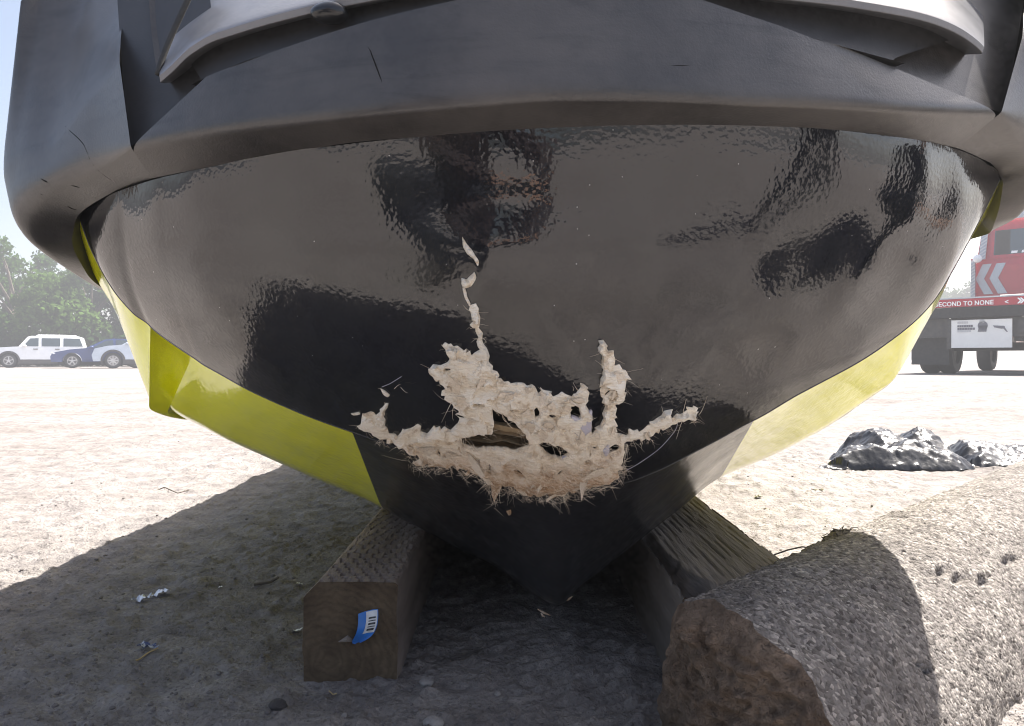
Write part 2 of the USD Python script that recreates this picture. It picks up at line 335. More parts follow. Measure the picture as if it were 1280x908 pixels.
# ---- bumper: rings lip(D0), corner(D1), fold(D2), top(D3)
def w3(x, y, z): return np.array([x, y, z])
sideL = [
 (w3(-.555,3.2,.5), w3(-.60,3.2,.49), w3(-.59,3.2,.58), w3(-.44,3.2,.76)),
 (w3(-.555,1.7,.49), w3(-.605,1.7,.485), w3(-.60,1.7,.585), w3(-.46,1.7,.79)),
 (P(140,367,1.11), P(143,370,1.17), w3(-.605,1.3,.605), w3(-.48,1.3,.83)),
 (P(108,341,1.04), P(96,348,1.08), w3(-.63,1.12,.64), w3(-.54,1.15,.86)),
 (P(91,306,.985), P(26,304,.955), P(12,222,.97), P(44,20,1.0)),
 (P(94,280,.962), P(22,264,.915), P(24,186,.925), P(57,-5,.985)),
 (P(112,258,.93), P(62,230,.872), P(68,178,.885), P(110,-40,1.0)),
 (P(150,237,.88), P(116,205,.825), P(115,120,.838), P(135,-60,.98)),
 (onplan(190,224,DT), onplan(164,184,D1f), onplan(150,76,D2f), onplan(160,-60,plan(.80,.29,.665)))]
radL = [[0,.1,.3,0]]*2 + [[0,.2,.35,0], [0,.3,.3,0], [0,.42,.2,0], [0,.45,.14,0], [0,.42,.10,0], [0,.3,.08,0], [0,.05,.05,0]]
sideR = [
 (onplan(1196,186,DT), onplan(1251,141,D1f), onplan(1277,46,D2f), onplan(1282,-60,plan(.70,.29,.665))),
 (onplan(1224,198,DT), P(1287,166,.85), P(1305,82,.86), P(1320,-60,.92)),
 (onplan(1243,211,DT), P(1314,190,.895), P(1330,118,.905), P(1355,-60,.97)),
 (P(1253,232,.975), P(1328,214,.93), P(1345,150,.945), P(1385,-60,1.0)),
 (P(1249,258,1.0), P(1314,240,.975), P(1330,175,.99), P(1365,-30,1.04)),
 (P(1243,278,1.03), P(1283,267,1.02), w3(.71,1.1,.70), w3(.70,1.12,.92)),
 (P(1236,292,1.07), P(1238,289,1.10), w3(.70,1.3,.68), w3(.69,1.3,.90)),
 (w3(.64,1.7,.57), w3(.69,1.7,.565), w3(.69,1.7,.66), w3(.67,1.7,.87)),
 (w3(.64,3.2,.57), w3(.68,3.2,.565), w3(.70,3.2,.67), w3(.64,3.2,.86))]
frontst = [((190,224),(165,183),(258,97)), ((262,209),(262,166),(332,69)), ((400,185),(400,149),(432,36)), ((520,172),(520,136),(540,8)),
 ((620,164),(620,127),(640,-14)), ((700,160),(700,122),(720,-21)), ((800,157),(800,123.5),(800,-16)), ((900,157),(900,128),(880,2)),
 ((1000,160),(1000,131),(958,28)), ((1100,169),(1110,136),(1010,47)), ((1196,186),(1251,141),(1048,57))]
front3 = [(onplan(*a, DT), onplan(*b, D1f), onplan(*c, D2f)) for a, b, c in frontst]
front3[0] = (sideL[-1][0], sideL[-1][1], front3[0][2]); front3[-1] = (sideR[0][0], sideR[0][1], front3[-1][2])
def skin(name, st, r, per=14, m='plastic', nseg=8, smooth=32):
    g = loft(st, per, r, nseg, 7); obj(name, grid_mesh(g), M[m], ski, smooth=smooth); return g
sgl = skin('bumper_side', sideL, radL)
sgr = skin('bumper_side', sideR, radL[::-1])
fg = skin('bumper_front', front3, [0, .17, 0])
# scrapes, a crack and rub marks in the bumper
def on_skin(g):
    q = proj(g.reshape(-1, 3)); k = (q[:, 0] > -80) & (q[:, 0] < 1360) & (q[:, 1] > -60) & (q[:, 1] < 330) & (g.reshape(-1, 3)[:, 1] < 1.05)
    return NearestNDInterpolator(q[k], g.reshape(-1, 3)[k][:, 1]) if False else LinearNDInterpolator(q[k], g.reshape(-1, 3)[k][:, 1])
sk_f, sk_l = on_skin(fg), on_skin(sgl)
def scrape(f, pts, r):
    c = along(np.array(pts, float), np.linspace(0, len(pts) - 1, 14)) if len(pts) > 4 else np.array([np.interp(np.linspace(0, len(pts) - 1, 12), range(len(pts)), np.array(pts, float)[:, k]) for k in (0, 1)]).T
    d = f(c); k = ~np.isnan(d)
    if k.sum() < 4: return
    c, d = c[k], d[k]; p = np.array([P(u, v, dd) for (u, v), dd in zip(c, d)]); n = len(p)
    obj('scrape_mark', tube(p + [0, r * .55, 0], r * (.15 + .85 * np.sin(np.pi * np.linspace(.06, .94, n))), 6), M['scrape'], ski, smooth=True)
for pts, r in [([(456,56),(464,66),(470,82),(476,98),(478,108)], .0009), ([(833,82),(850,83),(866,83)], .0005)]: scrape(sk_f, pts, r)
for pts, r in [([(66,140),(84,160),(103,178),(116,205),(140,226)], .0006), ([(50,223),(58,227),(67,230)], .0012), ([(42,239),(50,242),(56,245)], .0006), ([(88,232),(94,233),(100,235)], .0007), ([(84,258),(90,261),(97,263)], .0006)]: scrape(sk_l, pts, r)
# turned-in lip: up behind the joint
lip = [s[0] for s in sideL] + [f[0] for f in front3[1:-1]] + [s[0] for s in sideR]
lip = np.array(lip); cen = np.array([.036, 1.6, 0])
inn = lip + np.array([0, 0, .05]); inn[:, :2] += (cen[:2] - lip[:, :2]) / np.linalg.norm(cen[:2] - lip[:, :2], axis=1, keepdims=True) * .03
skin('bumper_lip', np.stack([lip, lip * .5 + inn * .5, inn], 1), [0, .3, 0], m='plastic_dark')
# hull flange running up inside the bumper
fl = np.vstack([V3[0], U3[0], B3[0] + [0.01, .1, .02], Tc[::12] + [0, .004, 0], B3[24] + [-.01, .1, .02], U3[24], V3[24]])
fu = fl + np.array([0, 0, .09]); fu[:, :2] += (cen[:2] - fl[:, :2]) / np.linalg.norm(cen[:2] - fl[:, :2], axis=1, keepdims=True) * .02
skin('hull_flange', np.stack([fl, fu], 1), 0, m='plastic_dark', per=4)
# notch plates behind the face, left and right
Dn = plan(.70, .29, .665)
def quadpatch(pts, n=8):
    a, b, c, d = [np.asarray(p) for p in pts]; s = np.linspace(0, 1, n)[:, None, None]; t = np.linspace(0, 1, n)[None, :, None]
    return grid_mesh((1-s)*((1-t)*a+t*b) + s*((1-t)*d+t*c))
nl = [onplan(160,187,plan(.665,.29,.665)), onplan(275,97,Dn), onplan(255,-70,plan(.76,.29,.665)), onplan(143,-70,plan(.72,.29,.665))]
nr = [onplan(1256,144,plan(.665,.29,.665)), onplan(1030,56,Dn), onplan(1160,-70,plan(.76,.29,.665)), onplan(1290,-70,plan(.72,.29,.665))]
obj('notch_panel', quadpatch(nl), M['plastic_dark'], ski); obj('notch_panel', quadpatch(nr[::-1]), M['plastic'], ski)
# step tray between bumper face and hood, with a groove at its foot
trayst = []
for (u, v), (u2, v2) in [((240,106),(228,78)), ((275,91),(262,50)), ((332,69),(335,24)), ((432,36),(398,4)), ((540,8),(520,-22)), ((640,-14),(640,-40)), ((720,-21),(720,-44)), ((800,-16),(800,-42)),
                         ((880,2),(880,-30)), ((958,28),(965,-14)), ((1010,47),(1080,2)), ((1048,58),(1165,20)), ((1130,80),(1215,50))]:
    a = onplan(u, v, D2f)
    trayst.append((a, a + [0, .020, .004], a + [0, .022, .014], onplan(u2, v2, plan(.695, .29, .665)) + [0, .01, .01]))
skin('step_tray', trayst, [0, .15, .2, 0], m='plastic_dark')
# hood: overhanging lower edge, underside, sloping face
Dh, Dht = plan(.668, .29, .665), plan(.86, .29, .665)
hp = [((199,98),(245,-60)), ((213,86),(300,-80)), ((240,61),(350,-80)), ((275,43),(400,-80)), ((330,26),(450,-82)), ((392,10),(510,-85)), ((470,-6),(570,-88)), ((560,-22),(620,-90)), ((640,-34),(665,-92)),
      ((720,-38),(720,-92)), ((800,-34),(790,-92)), ((880,-24),(850,-90)), ((965,-8),(930,-88)), ((1060,3),(1010,-85)), ((1130,15),(1080,-82)), ((1180,29),(1130,-80)), ((1212,46),(1180,-75)), ((1230,62),(1222,-60))]
hood = []
for (u, v), (u2, v2) in hp:
    e = onplan(u, v, Dh); top = onplan(u2, v2, Dht)
    hood.append((e + [0, .045, .012], e + [0, .004, -.004], e + [0, 0, .006], top))
skin('hood_panel', hood, [0, .12, .35, 0], m='hood', per=10)
# slim strip beside the hood tip, left, with its dark gasket line
stl = [(onplan(186,-20,plan(.72,.29,.665)), onplan(232,-20,plan(.75,.29,.665))), (onplan(190,40,plan(.705,.29,.665)), onplan(216,45,plan(.72,.29,.665))), (onplan(198,95,plan(.69,.29,.665)), onplan(200,97,plan(.69,.29,.665)))]
skin('hood_strip', stl, 0, m='plastic', per=6)
gk = along(np.array([onplan(243,-15,plan(.70,.29,.665)), onplan(222,30,plan(.69,.29,.665)), onplan(207,65,plan(.68,.29,.665)), onplan(198,94,plan(.672,.29,.665))]), np.linspace(0, 3, 20))
obj('gasket', tube(gk, .0032, 8), M['rubber'], ski, smooth=True)
gs = along(np.array([P(49,-20,.985), P(39,40,.975), P(30,100,.965), P(22,160,.955), P(17,195,.95)]), np.linspace(0, 4, 24))

kn = trimesh.creation.icosphere(3, 1.0); kn.vertices *= [.018, .012, .0095]; kn.apply_translation(onplan(413, 18, plan(.672, .29, .665)))
kn.vertices += (fbm(kn.vertices * 60, 2, 4) * .004)[:, None] * [1, 1, 1]
obj('drain_knob', kn, M['knob'], ski, smooth=True)
# deck, seat and steering column above the picture
dl = np.array([s[3] for s in sideL[::-1]]); dr = np.array([s[3] for s in sideR])
hood_top = np.array([h[3] for h in hood])
k = np.linspace(0, 1, 24)
dk = [dl[0] * (1 - k[:, None]) + dr[0] * k[:, None]]
for a, b in zip(dl[1:], dr[1:]):
    row = a * (1 - k[:, None]) + b * k[:, None]; row[:, 2] += .10 * np.sin(np.pi * k) * smoothstep(.85, 1.1, a[1]); dk.append(row)
dk = np.array(dk); dk[0] = np.stack([np.interp(k, np.linspace(0, 1, len(hood_top)), hood_top[:, i]) for i in range(3)], 1)
obj('deck', grid_mesh(dk), M['plastic'], ski, smooth=50)
def prism(poly, axis_pts, taper=None):
    pass
seat = []
for y, z0, z1, hw in [(1.35, .9, 1.0, .10), (1.5, .9, 1.10, .14), (1.75, .88, 1.12, .17), (2.2, .87, 1.06, .18), (2.7, .86, 1.08, .17), (2.95, .85, 1.02, .14), (3.02, .84, .92, .10)]:
    seat.append([(0.035 - hw * 1.25, y, z0 - .05), (.035 - hw, y, z1 - .03), (.035 - hw * .6, y, z1), (.035 + hw * .6, y, z1), (.035 + hw, y, z1 - .03), (.035 + hw * 1.25, y, z0 - .05)])
obj('seat', grid_mesh(loft(seat, 5, [0, .3, .4, .4, .3, 0], 3, 4)), M['seat'], ski, smooth=40)
col = trimesh.util.concatenate([tube([(.035, 1.15, .88), (.035, 1.32, 1.08)], [.10, .06], 14), tube([(-.30, 1.42, 1.12), (-.12, 1.36, 1.11), (.035, 1.32, 1.10), (.19, 1.36, 1.11), (.37, 1.42, 1.12)], .016, 10)])
obj('steering_bar', col, M['rubber'], ski, smooth=40)
# ---------------------------------------------------------------- torn fibreglass
surf = np.vstack([nose.reshape(-1, 3), ff[:, :40].reshape(-1, 3)])
sp = proj(surf); near = (sp[:, 0] > 380) & (sp[:, 0] < 940) & (sp[:, 1] > 260) & (sp[:, 1] < 680)
dep = LinearNDInterpolator(sp[near], surf[near][:, 1]); depn = NearestNDInterpolator(sp[near], surf[near][:, 1])
def hull_depth(p):
    d = dep(p); b = np.isnan(d)
    if b.any(): d[b] = depn(p[b])
    return d
def patch(poly, step, raise_fn, thick=.0015):
    """A ragged sheet lying on the hull: triangulated inside poly (photo pixels), laid on the hull and lifted by raise_fn."""
    polys = [g for g in getattr(poly, 'geoms', [poly]) if g.area > 4]
    ms = []
    for pg in polys:
        x0, y0, x1, y1 = pg.bounds
        gx, gy = np.meshgrid(np.arange(x0, x1, step), np.arange(y0, y1, step)); jit = np.random.default_rng(1).uniform(-.3, .3, (2, *gx.shape)) * step
        q = np.stack([gx + jit[0], gy + jit[1]], -1).reshape(-1, 2)
        q = q[contains_xy(pg.buffer(-step * .5), q[:, 0], q[:, 1])]
        br = []
        for ring in [pg.exterior, *pg.interiors]:
            n = max(int(ring.length / step), 6); br += [ring.interpolate(i / n, normalized=True).coords[0] for i in range(n)]
        q = np.vstack([q, np.array(br)]); tri = Delaunay(q).simplices
        c = q[tri].mean(1); tri = tri[contains_xy(pg, c[:, 0], c[:, 1])]
        dist = shapely.distance(pg.boundary, shapely.points(q))
        d = hull_depth(q); h = raise_fn(q, dist)
        top = np.array([P(u, v, dd) for (u, v), dd in zip(q, d)])
        nrm = np.array([0.0, -1, -.38]); nrm /= np.linalg.norm(nrm)
        topv = top + nrm * h[:, None]; botv = top - nrm * thick
        a, b_, c_ = topv[tri[:, 0]], topv[tri[:, 1]], topv[tri[:, 2]]
        fl = np.cross(b_ - a, c_ - a) @ nrm < 0; tri[fl] = tri[fl][:, ::-1]
        e = np.vstack([tri[:, [0, 1]], tri[:, [1, 2]], tri[:, [2, 0]]]); key = {}
        es = set(map(tuple, e)); bd = np.array([x for x in es if (x[1], x[0]) not in es]); n = len(q)
        sides = np.vstack([np.stack([bd[:, 1], bd[:, 0], bd[:, 0] + n], 1), np.stack([bd[:, 1], bd[:, 0] + n, bd[:, 1] + n], 1)])
        ms.append(trimesh.Trimesh(np.vstack([topv, botv]), np.vstack([tri, sides]), process=False))
    return cat_(ms)
_rs = np.random.default_rng(5); _bb = tornp.bounds; _n = 170
_sd = np.stack([_rs.uniform(_bb[0], _bb[2], _n), _rs.uniform(_bb[1], _bb[3], _n)], 1); _ang = _rs.uniform(0, 6.28, _n); _hh = _rs.uniform(0, 1, _n) ** 1.5; _ta = _rs.normal(0, .00022, (_n, 2))
_tree = cKDTree(_sd * [1, 1.5])
def tear_height(q, dist):
    """Flat torn flaps, each a tilted plane with its own lift, over a fibrous base that thickens towards the lower lip."""
    z0 = q[:, 0] * 0; low = smoothstep(550, 595, q[:, 1])
    w = q + 13 * np.stack([fbm(np.stack([q[:, 0] / 9, q[:, 1] / 9, z0], 1), 3, 1), fbm(np.stack([q[:, 0] / 9, q[:, 1] / 9, z0 + 7], 1), 3, 2)], 1)
    _, i = _tree.query(w * [1, 1.5]); flap = _hh[i] * .0035 + ((q - _sd[i]) * _ta[i]).sum(1)
    n1 = meshkit.fbm(np.stack([q[:, 0] / 40, q[:, 1] / 28, z0], 1), 3, 2)
    fib = meshkit.noise(np.stack([(q[:, 0] + q[:, 1] * .5) / 9, (q[:, 1] - q[:, 0] * .25) / 1.7, z0], 1), 4)
    return .0006 + np.minimum(dist / 2, 1) * (.0006 + .003 * n1 + np.clip(flap, -.001, .006)) + low * (.006 * np.minimum(dist / 8, 1) + .0026 * fib) + .0006 * fib
def torn_extra(N, L):
    N['nb'] = ('noise_texture', {'scale': 48, 'detail': 7, 'roughness': .7, 'distortion': .8}); L.append(('g.position', 'nb.vector'))
    N['rb'] = ('rgb_ramp', {'ramp': [(0, (.30, .21, .15)), (.33, (.45, .34, .25)), (.42, (.86, .79, .69)), (.50, (1, 1, 1)), (1, (1, 1, 1))]}); L.append(('nb.fac', 'rb.fac'))
    N['sz'] = ('separate_xyz', {}); L.append(('g.position', 'sz.vector'))
    N['mx'] = ('mix_color', {'blend_type': 'multiply', 'fac': .72}); L[:] = [l for l in L if l[1] != 'p.base_color']
    N['zz'] = ('map_range', {'from_min': .335, 'from_max': .255, 'to_min': 0, 'to_max': 1, 'clamp': True}); L.append(('sz.z', 'zz.value'))
    N['n5'] = ('noise_texture', {'scale': 34, 'detail': 6, 'roughness': .65}); L.append(('g.position', 'n5.vector'))
    N['k5'] = ('math', {'math_type': 'multiply', 'use_clamp': True}); L += [('zz.result', 'k5.value1'), ('n5.fac', 'k5.value2')]
    N['br'] = ('rgb_ramp', {'ramp': [(0, (1, 1, 1)), (.22, (1, .97, .93)), (.48, (.62, .47, .36)), (1, (.45, .33, .24))]}); L.append(('k5.value', 'br.fac'))
    N['m6'] = ('mix_color', {'blend_type': 'multiply', 'fac': 1.0})
    L += [('r.color', 'mx.a'), ('rb.color', 'mx.b'), ('mx.result', 'm6.a'), ('br.color', 'm6.b'), ('m6.result', 'p.base_color')]
M['torn'] = mat('torn_fibreglass', (.82, .73, .60), (.88, .82, .72), rough=.85, scale=30, detail=8, spec=.2, bumps=[(130, .0035, 8)], stretch=(1.0, 1.0, 3.2), extra=torn_extra)
def flk(N, L):
    N['ri'] = ('rgb_ramp', {'ramp': [(0, (.74, .64, .52)), (.1, (.80, .71, .59)), (.25, (.86, .79, .68)), (.6, (.90, .84, .74)), (1, (.93, .90, .83))]}); N['mf'] = ('mix_color', {'blend_type': 'multiply', 'fac': 1.0}); L[:] = [l for l in L if l[1] != 'p.base_color']
    L += [('g.random_per_island', 'ri.fac'), ('ri.color', 'mf.a'), ('r.color', 'mf.b'), ('mf.result', 'p.base_color')]
M['flake'] = mat('laminate_flake', (.85, .82, .78), (1, 1, 1), rough=.8, scale=70, spec=.2, bumps=[(400, .002, 4)], extra=flk)
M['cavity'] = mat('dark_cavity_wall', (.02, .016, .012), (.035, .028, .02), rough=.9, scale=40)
M['fibre'] = mat('glass_fibre', (.80, .70, .55), (.55, .42, .30), rough=.6, scale=60)
M['inner'] = mat('inner_laminate', (.30, .22, .13), (.40, .31, .2), rough=.6, scale=50, bumps=[(200, .002, 4)])
M['lilac'] = mat('bare_gelcoat_back', (.47, .44, .50), (.52, .49, .54), rough=.35, scale=40)
tm = patch(tornp, 1.6, tear_height)
torn = obj('torn_fibreglass', tm, M['torn'], ski, smooth=False, label='cream torn fibreglass across the nose with brown broken edges')
# jagged flakes of laminate standing off the broken face
fv, ff_, fo = [], [], 0
RF = np.random.default_rng(19); nrm0 = np.array([0.0, -1, -.38]); nrm0 /= np.linalg.norm(nrm0); tin = tornp.buffer(-1.5); bb = tornp.bounds; nfl = 0
def flake(u, v, a, b, ang, tilt, lift, h):
    global fo
    k = RF.integers(6, 11); th = np.sort(RF.uniform(0, 2 * np.pi, k)); rad = RF.uniform(.55, 1.15, k)
    px = np.stack([a * rad * np.cos(th), b * rad * np.sin(th)], 1); c, s_ = math.cos(ang), math.sin(ang)
    pq = np.array([u, v]) + np.stack([px[:, 0] * c - px[:, 1] * s_, px[:, 0] * s_ + px[:, 1] * c], 1)
    pq = np.vstack([pq, [[u, v]]]); d = hull_depth(pq); top = np.array([P(x, y, dd) for (x, y), dd in zip(pq, d)])
    hh = h + tilt * (pq[:, 0] - u) * .001 + lift * (pq[:, 1] - v) * .001 + RF.uniform(-.0008, .0008, len(pq)); hh = np.maximum(hh, .001)
    t1 = top + nrm0 * hh[:, None]; t2 = t1 - nrm0 * .0011; n = k
    tri = [[i, (i + 1) % n, n] for i in range(n)] + [[n + 1 + (i + 1) % n, n + 1 + i, 2 * n + 1] for i in range(n)]
    for i in range(n): j = (i + 1) % n; tri += [[i, n + 1 + i, j], [j, n + 1 + i, n + 1 + j]]
    fv.append(np.vstack([t1, t2])); ff_.append(np.array(tri) + fo); fo += 2 * (n + 1)
while nfl < 70:
    u, v = RF.uniform(bb[0], bb[2]), RF.uniform(bb[1], bb[3])
    if not contains_xy(tin, u, v): continue
    dd_ = float(tornp.boundary.distance(Point(u, v))); m_ = min(3.0 + dd_ * .9, 15)
    if v > 575: flake(u, v, m_ * RF.uniform(1.0, 1.9), m_ * RF.uniform(.25, .55), RF.normal(.3 if u < 640 else -.35, .35), RF.normal(0, .3), RF.normal(.15, .35), RF.uniform(.008, .013))
    else: flake(u, v, m_ * RF.uniform(.5, 1.2), m_ * RF.uniform(.4, .9), RF.uniform(0, 3.14), RF.normal(0, .2), RF.normal(0, .2), RF.uniform(.004, .007))
    nfl += 1
obj('laminate_flakes', trimesh.Trimesh(np.vstack(fv), np.vstack(ff_), process=False), M['flake'], torn, kind='stuff')
for i, c in enumerate(CHIPS):
    obj('gelcoat_chip', patch(ragged(c, .8, 50 + i), 2.0, lambda q, d: .0012 + np.minimum(d / 3, 1) * .004 + .001 * meshkit.noise(np.stack([q[:, 0] / 4, q[:, 1] / 4, q[:, 0] * 0], 1), 2)), M['torn'], ski)
lil = [crop([(770,588),(800,598),(832,570),(830,630),(800,652),(772,628)]), crop([(742,715),(790,700),(800,720),(785,735),(765,728)]), crop([(870,690),(885,675),(884,700),(872,710)])]
for i, l in enumerate(lil):
    obj('bare_laminate', patch(Polygon(l).buffer(1), 3.0, lambda q, d: np.full(len(q), .0035)), M['lilac'], ski, smooth=True)
# brown laminate layers seen inside the biggest hole
for pts, off in ((crop([(520,615),(560,622),(610,632),(650,648),(650,668),(600,655),(540,646),(520,640)]), -.012), (crop([(430,662),(520,676),(560,668),(640,690),(640,705),(430,700)]), -.03)):
    pg = Polygon(pts); obj('inner_layer', patch(pg, 4.0, lambda q, d, off=off: np.full(len(q), off) + .004 * meshkit.noise(np.stack([q[:, 0] / 9, q[:, 1] / 9, q[:, 0] * 0], 1), 5), thick=.002), M['inner'], ski)
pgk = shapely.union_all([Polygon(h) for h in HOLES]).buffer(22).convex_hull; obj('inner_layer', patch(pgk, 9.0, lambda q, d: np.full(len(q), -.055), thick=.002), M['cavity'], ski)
# frayed strands
R = np.random.default_rng(11)
nrm = np.array([0.0, -1, -.38]); nrm /= np.linalg.norm(nrm)
def on_hull(u, v, h):
    q = np.array([[u, v]]); return P(u, v, float(hull_depth(q)[0])) + nrm * h
pts_list, wid, cnt = [], [], []
def strand(u, v, ang, ln, h0, lift, w=.00035):
    n = 5; base = on_hull(u, v, h0)
    du, dv = math.cos(ang), math.sin(ang)
    dirn = (np.array([du, 0, -dv]) * ln)
    cur = R.normal(0, .3, 3) * ln
    for t in np.linspace(0, 1, n):
        pts_list.append(base + dirn * t + nrm * lift * t + cur * t * t); wid.append(2 * w * (1 - .7 * t))
    cnt.append(n)
bpoly = tornp.boundary
def where(v, u): return .05 + .95 * float(smoothstep(520, 580, np.array(float(v)))) * float(smoothstep(905, 800, np.array(float(u))))
made = 0
while made < 80:                                   # tufts along the torn edges
    pt = bpoly.interpolate(R.random(), normalized=True); u, v = pt.x, pt.y
    if R.random() > where(v, u): continue
    ang = R.normal(2.1 if v > 570 else .9, .75); ln = .002 + abs(R.normal(0, .005)) * (1.3 if R.random() < .2 else .8)
    for k in range(R.integers(4, 12)):
        strand(u + R.normal(0, 2.2), v + R.normal(0, 1.6), ang + R.normal(0, .22), ln * R.uniform(.5, 1.1), R.uniform(.002, .010), R.uniform(-.001, .005), R.uniform(.00007, .00015))
    made += 1
xs = tornp.bounds; made = 0
while made < 2600:                                  # strands lying over the broken face
    u, v = R.uniform(xs[0], xs[2]), R.uniform(xs[1], xs[3])
    if not contains_xy(tornp, u, v) or R.random() > where(v, u) + .1: continue
    strand(u, v, R.normal(.35, .55) + (math.pi if R.random() < .5 else 0), .003 + abs(R.normal(0, .005)), R.uniform(.010, .024) if v > 560 else R.uniform(.006, .012), R.uniform(-.002, .003), R.uniform(.00008, .00018)); made += 1
for (x, y, x2, y2) in [(1110,580,1113,515),(1110,592,1083,650),(1050,580,1048,562),(880,800,850,802),(700,668,668,640),(570,600,535,570),(590,620,545,575),(480,690,455,650),(455,690,430,650),
                       (500,700,470,660),(545,560,528,520),(405,540,385,575),(415,545,395,580),(775,505,785,480),(790,505,770,478),(815,500,800,485),(200,540,208,555),(190,500,182,490),
                       (470,760,437,776),(510,790,487,800),(545,810,520,862),(555,800,535,850),(560,790,525,830),(350,735,305,728),(900,800,868,798),(720,700,745,725),(735,690,740,720),
                       (1160,578,1185,535),(230,500,255,470),(250,495,275,520),(320,660,320,640),(425,660,440,700),(440,655,450,690),(470,668,480,700)]:
    a, b = crop([(x, y)])[0], crop([(x2, y2)])[0]
    ln = math.hypot(a[0] - b[0], a[1] - b[1]) / FOC * .86
    strand(a[0], a[1], math.atan2(b[1] - a[1], b[0] - a[0]), ln, .006, .004, .00028)
cv = UsdGeom.BasisCurves.Define(stage, numbered(str(torn.GetPath()) + '/frayed_strands'))
cv.CreateTypeAttr('linear'); cv.CreateCurveVertexCountsAttr(Vt.IntArray(cnt)); cv.CreatePointsAttr(Vt.Vec3fArray.FromNumpy(np.array(pts_list, np.float32)))
cv.CreateWidthsAttr(Vt.FloatArray.FromNumpy(np.array(wid, np.float32))); cv.SetWidthsInterpolation('vertex')
UsdShade.MaterialBindingAPI.Apply(cv.GetPrim()).Bind(M['fibre']); cv.GetPrim().SetCustomDataByKey('kind', 'stuff')
# cracks and scrapes in the gelcoat
for pts in ([(1095,600),(1085,640),(1040,690),(985,730),(940,755)], [(190,500),(215,490),(250,468)]):
    line = np.array([on_hull(*crop([p])[0], .0006) for p in pts]); line = along(line, np.linspace(0, len(pts) - 1, 14)) if len(pts) > 4 else line
    obj('scratch', tube(line, .0003, 5), M['lilac'], ski)
# chip at the tip of the keel
for (u, v, u2, v2, d) in ((672,762,688,770,1.028), (705,752,716,746,1.04), (676,767,681,772,1.027)):
    obj('keel_chip', tube([P(u, v, d), P((u+u2)/2, (v+v2)/2 + .6, d - .002), P(u2, v2, d)], [.0006, .0018, .0005], 6), M['torn'], ski)

# ---------------------------------------------------------------- ground
def gz(x, y):
    far = .16 * smoothstep(4.5, 10.5, np.hypot(x, y)) * smoothstep(1.0, 5.0, x) * smoothstep(2, 6, y)
    p = np.stack([x, y, 0 * x], -1)
    nearw = 1 - smoothstep(4, 14, np.hypot(x, y))
    n = .030 * fbm(p * 2.2, 3, 1) + .016 * fbm(p * 9, 3, 2)
    rd = 1 - np.abs(2 * meshkit.fbm(np.stack([x * 16, y * 30, 0 * x], -1), 3, 6) - 1)
    clod = meshkit.fbm(p * 55, 3, 3)
    n += .0065 * (rd ** 3 - .3) + .011 * np.clip(clod - .52, 0, 1) * 2 + .0042 * fbm(p * 120, 2, 4)
    # dull ridges of a tyre track in front of the keel
    tr = np.exp(-((x * .9 + .25 * (y - .9) - .12) / .12) ** 2) * np.exp(-((y - .9) / .22) ** 2)
    n += .003 * tr * np.sin((y * .8 - x * .35) * 330)
    n = n + .009 * np.exp(-((x + .2) / .16) ** 2 - ((y - .9) / .12) ** 2)
    return far + nearw * n - .004
def geo(start, step, end, gmul):
    o = [start]
    while o[-1] < end: o.append(o[-1] + step); step *= gmul
    return np.array(o)
dense = np.arange(-1.15, 1.25, .0056)
xs_ = np.r_[-geo(1.15, .006, 900, 1.055)[::-1], dense[1:], geo(1.25, .006, 900, 1.055)]
ys_ = np.r_[-geo(-.30, .02, 900, 1.10)[::-1], np.arange(.31, .60, .01), np.arange(.60, 1.45, .0046), geo(1.452, .005, 1500, 1.022)]
gx, gy = np.meshgrid(xs_, ys_, indexing='ij')
gg = np.stack([gx, gy, gz(gx, gy)], -1)
gm = grid_mesh(gg); gm.faces = gm.faces[:, ::-1]
obj('ground', gm, M['ground'], smooth=True, kind='structure')

# ---------------------------------------------------------------- timbers
def timber_mat(name, a, b):
    return mat(name, a, b, rough=.9, scale=14, detail=8, spec=.15, stretch=(1, .12, 1), bumps=[(60, .004, 6), (240, .001, 4)])
M['timber'] = timber_mat('old_timber', (.19, .15, .125), (.31, .255, .22))
M['timber2'] = timber_mat('weathered_timber', (.13, .112, .098), (.23, .20, .178))
def ring_extra(N, L):
    N['mp'] = ('mapping', {'location': (.23, 0, -.02), 'scale': (1, .05, 1)}); L.append(('g.position', 'mp.vector'))
    N['wv'] = ('wave_texture', {'wave_type': 'rings', 'rings_direction': 'y', 'scale': 34, 'distortion': 7.0, 'detail': 4, 'detail_scale': 2.0}); L.append(('mp.vector', 'wv.vector'))
    N['rw'] = ('rgb_ramp', {'ramp': [(0, (.86, .85, .84)), (.5, (1, 1, 1)), (1, (1.06, 1.05, 1.03))]}); L.append(('wv.fac', 'rw.fac'))
    N['mx'] = ('mix_color', {'blend_type': 'multiply', 'fac': 1.0, 'use_clamp': False}); L[:] = [l for l in L if l[1] != 'p.base_color']
    L += [('r.color', 'mx.a'), ('rw.color', 'mx.b'), ('mx.result', 'p.base_color')]
M['endgrain'] = mat('timber_end_grain', (.060, .043, .029), (.115, .086, .058), rough=.92, scale=22, detail=8, spec=.1, bumps=[(90, .004, 6), (420, .001, 3)], extra=ring_extra)
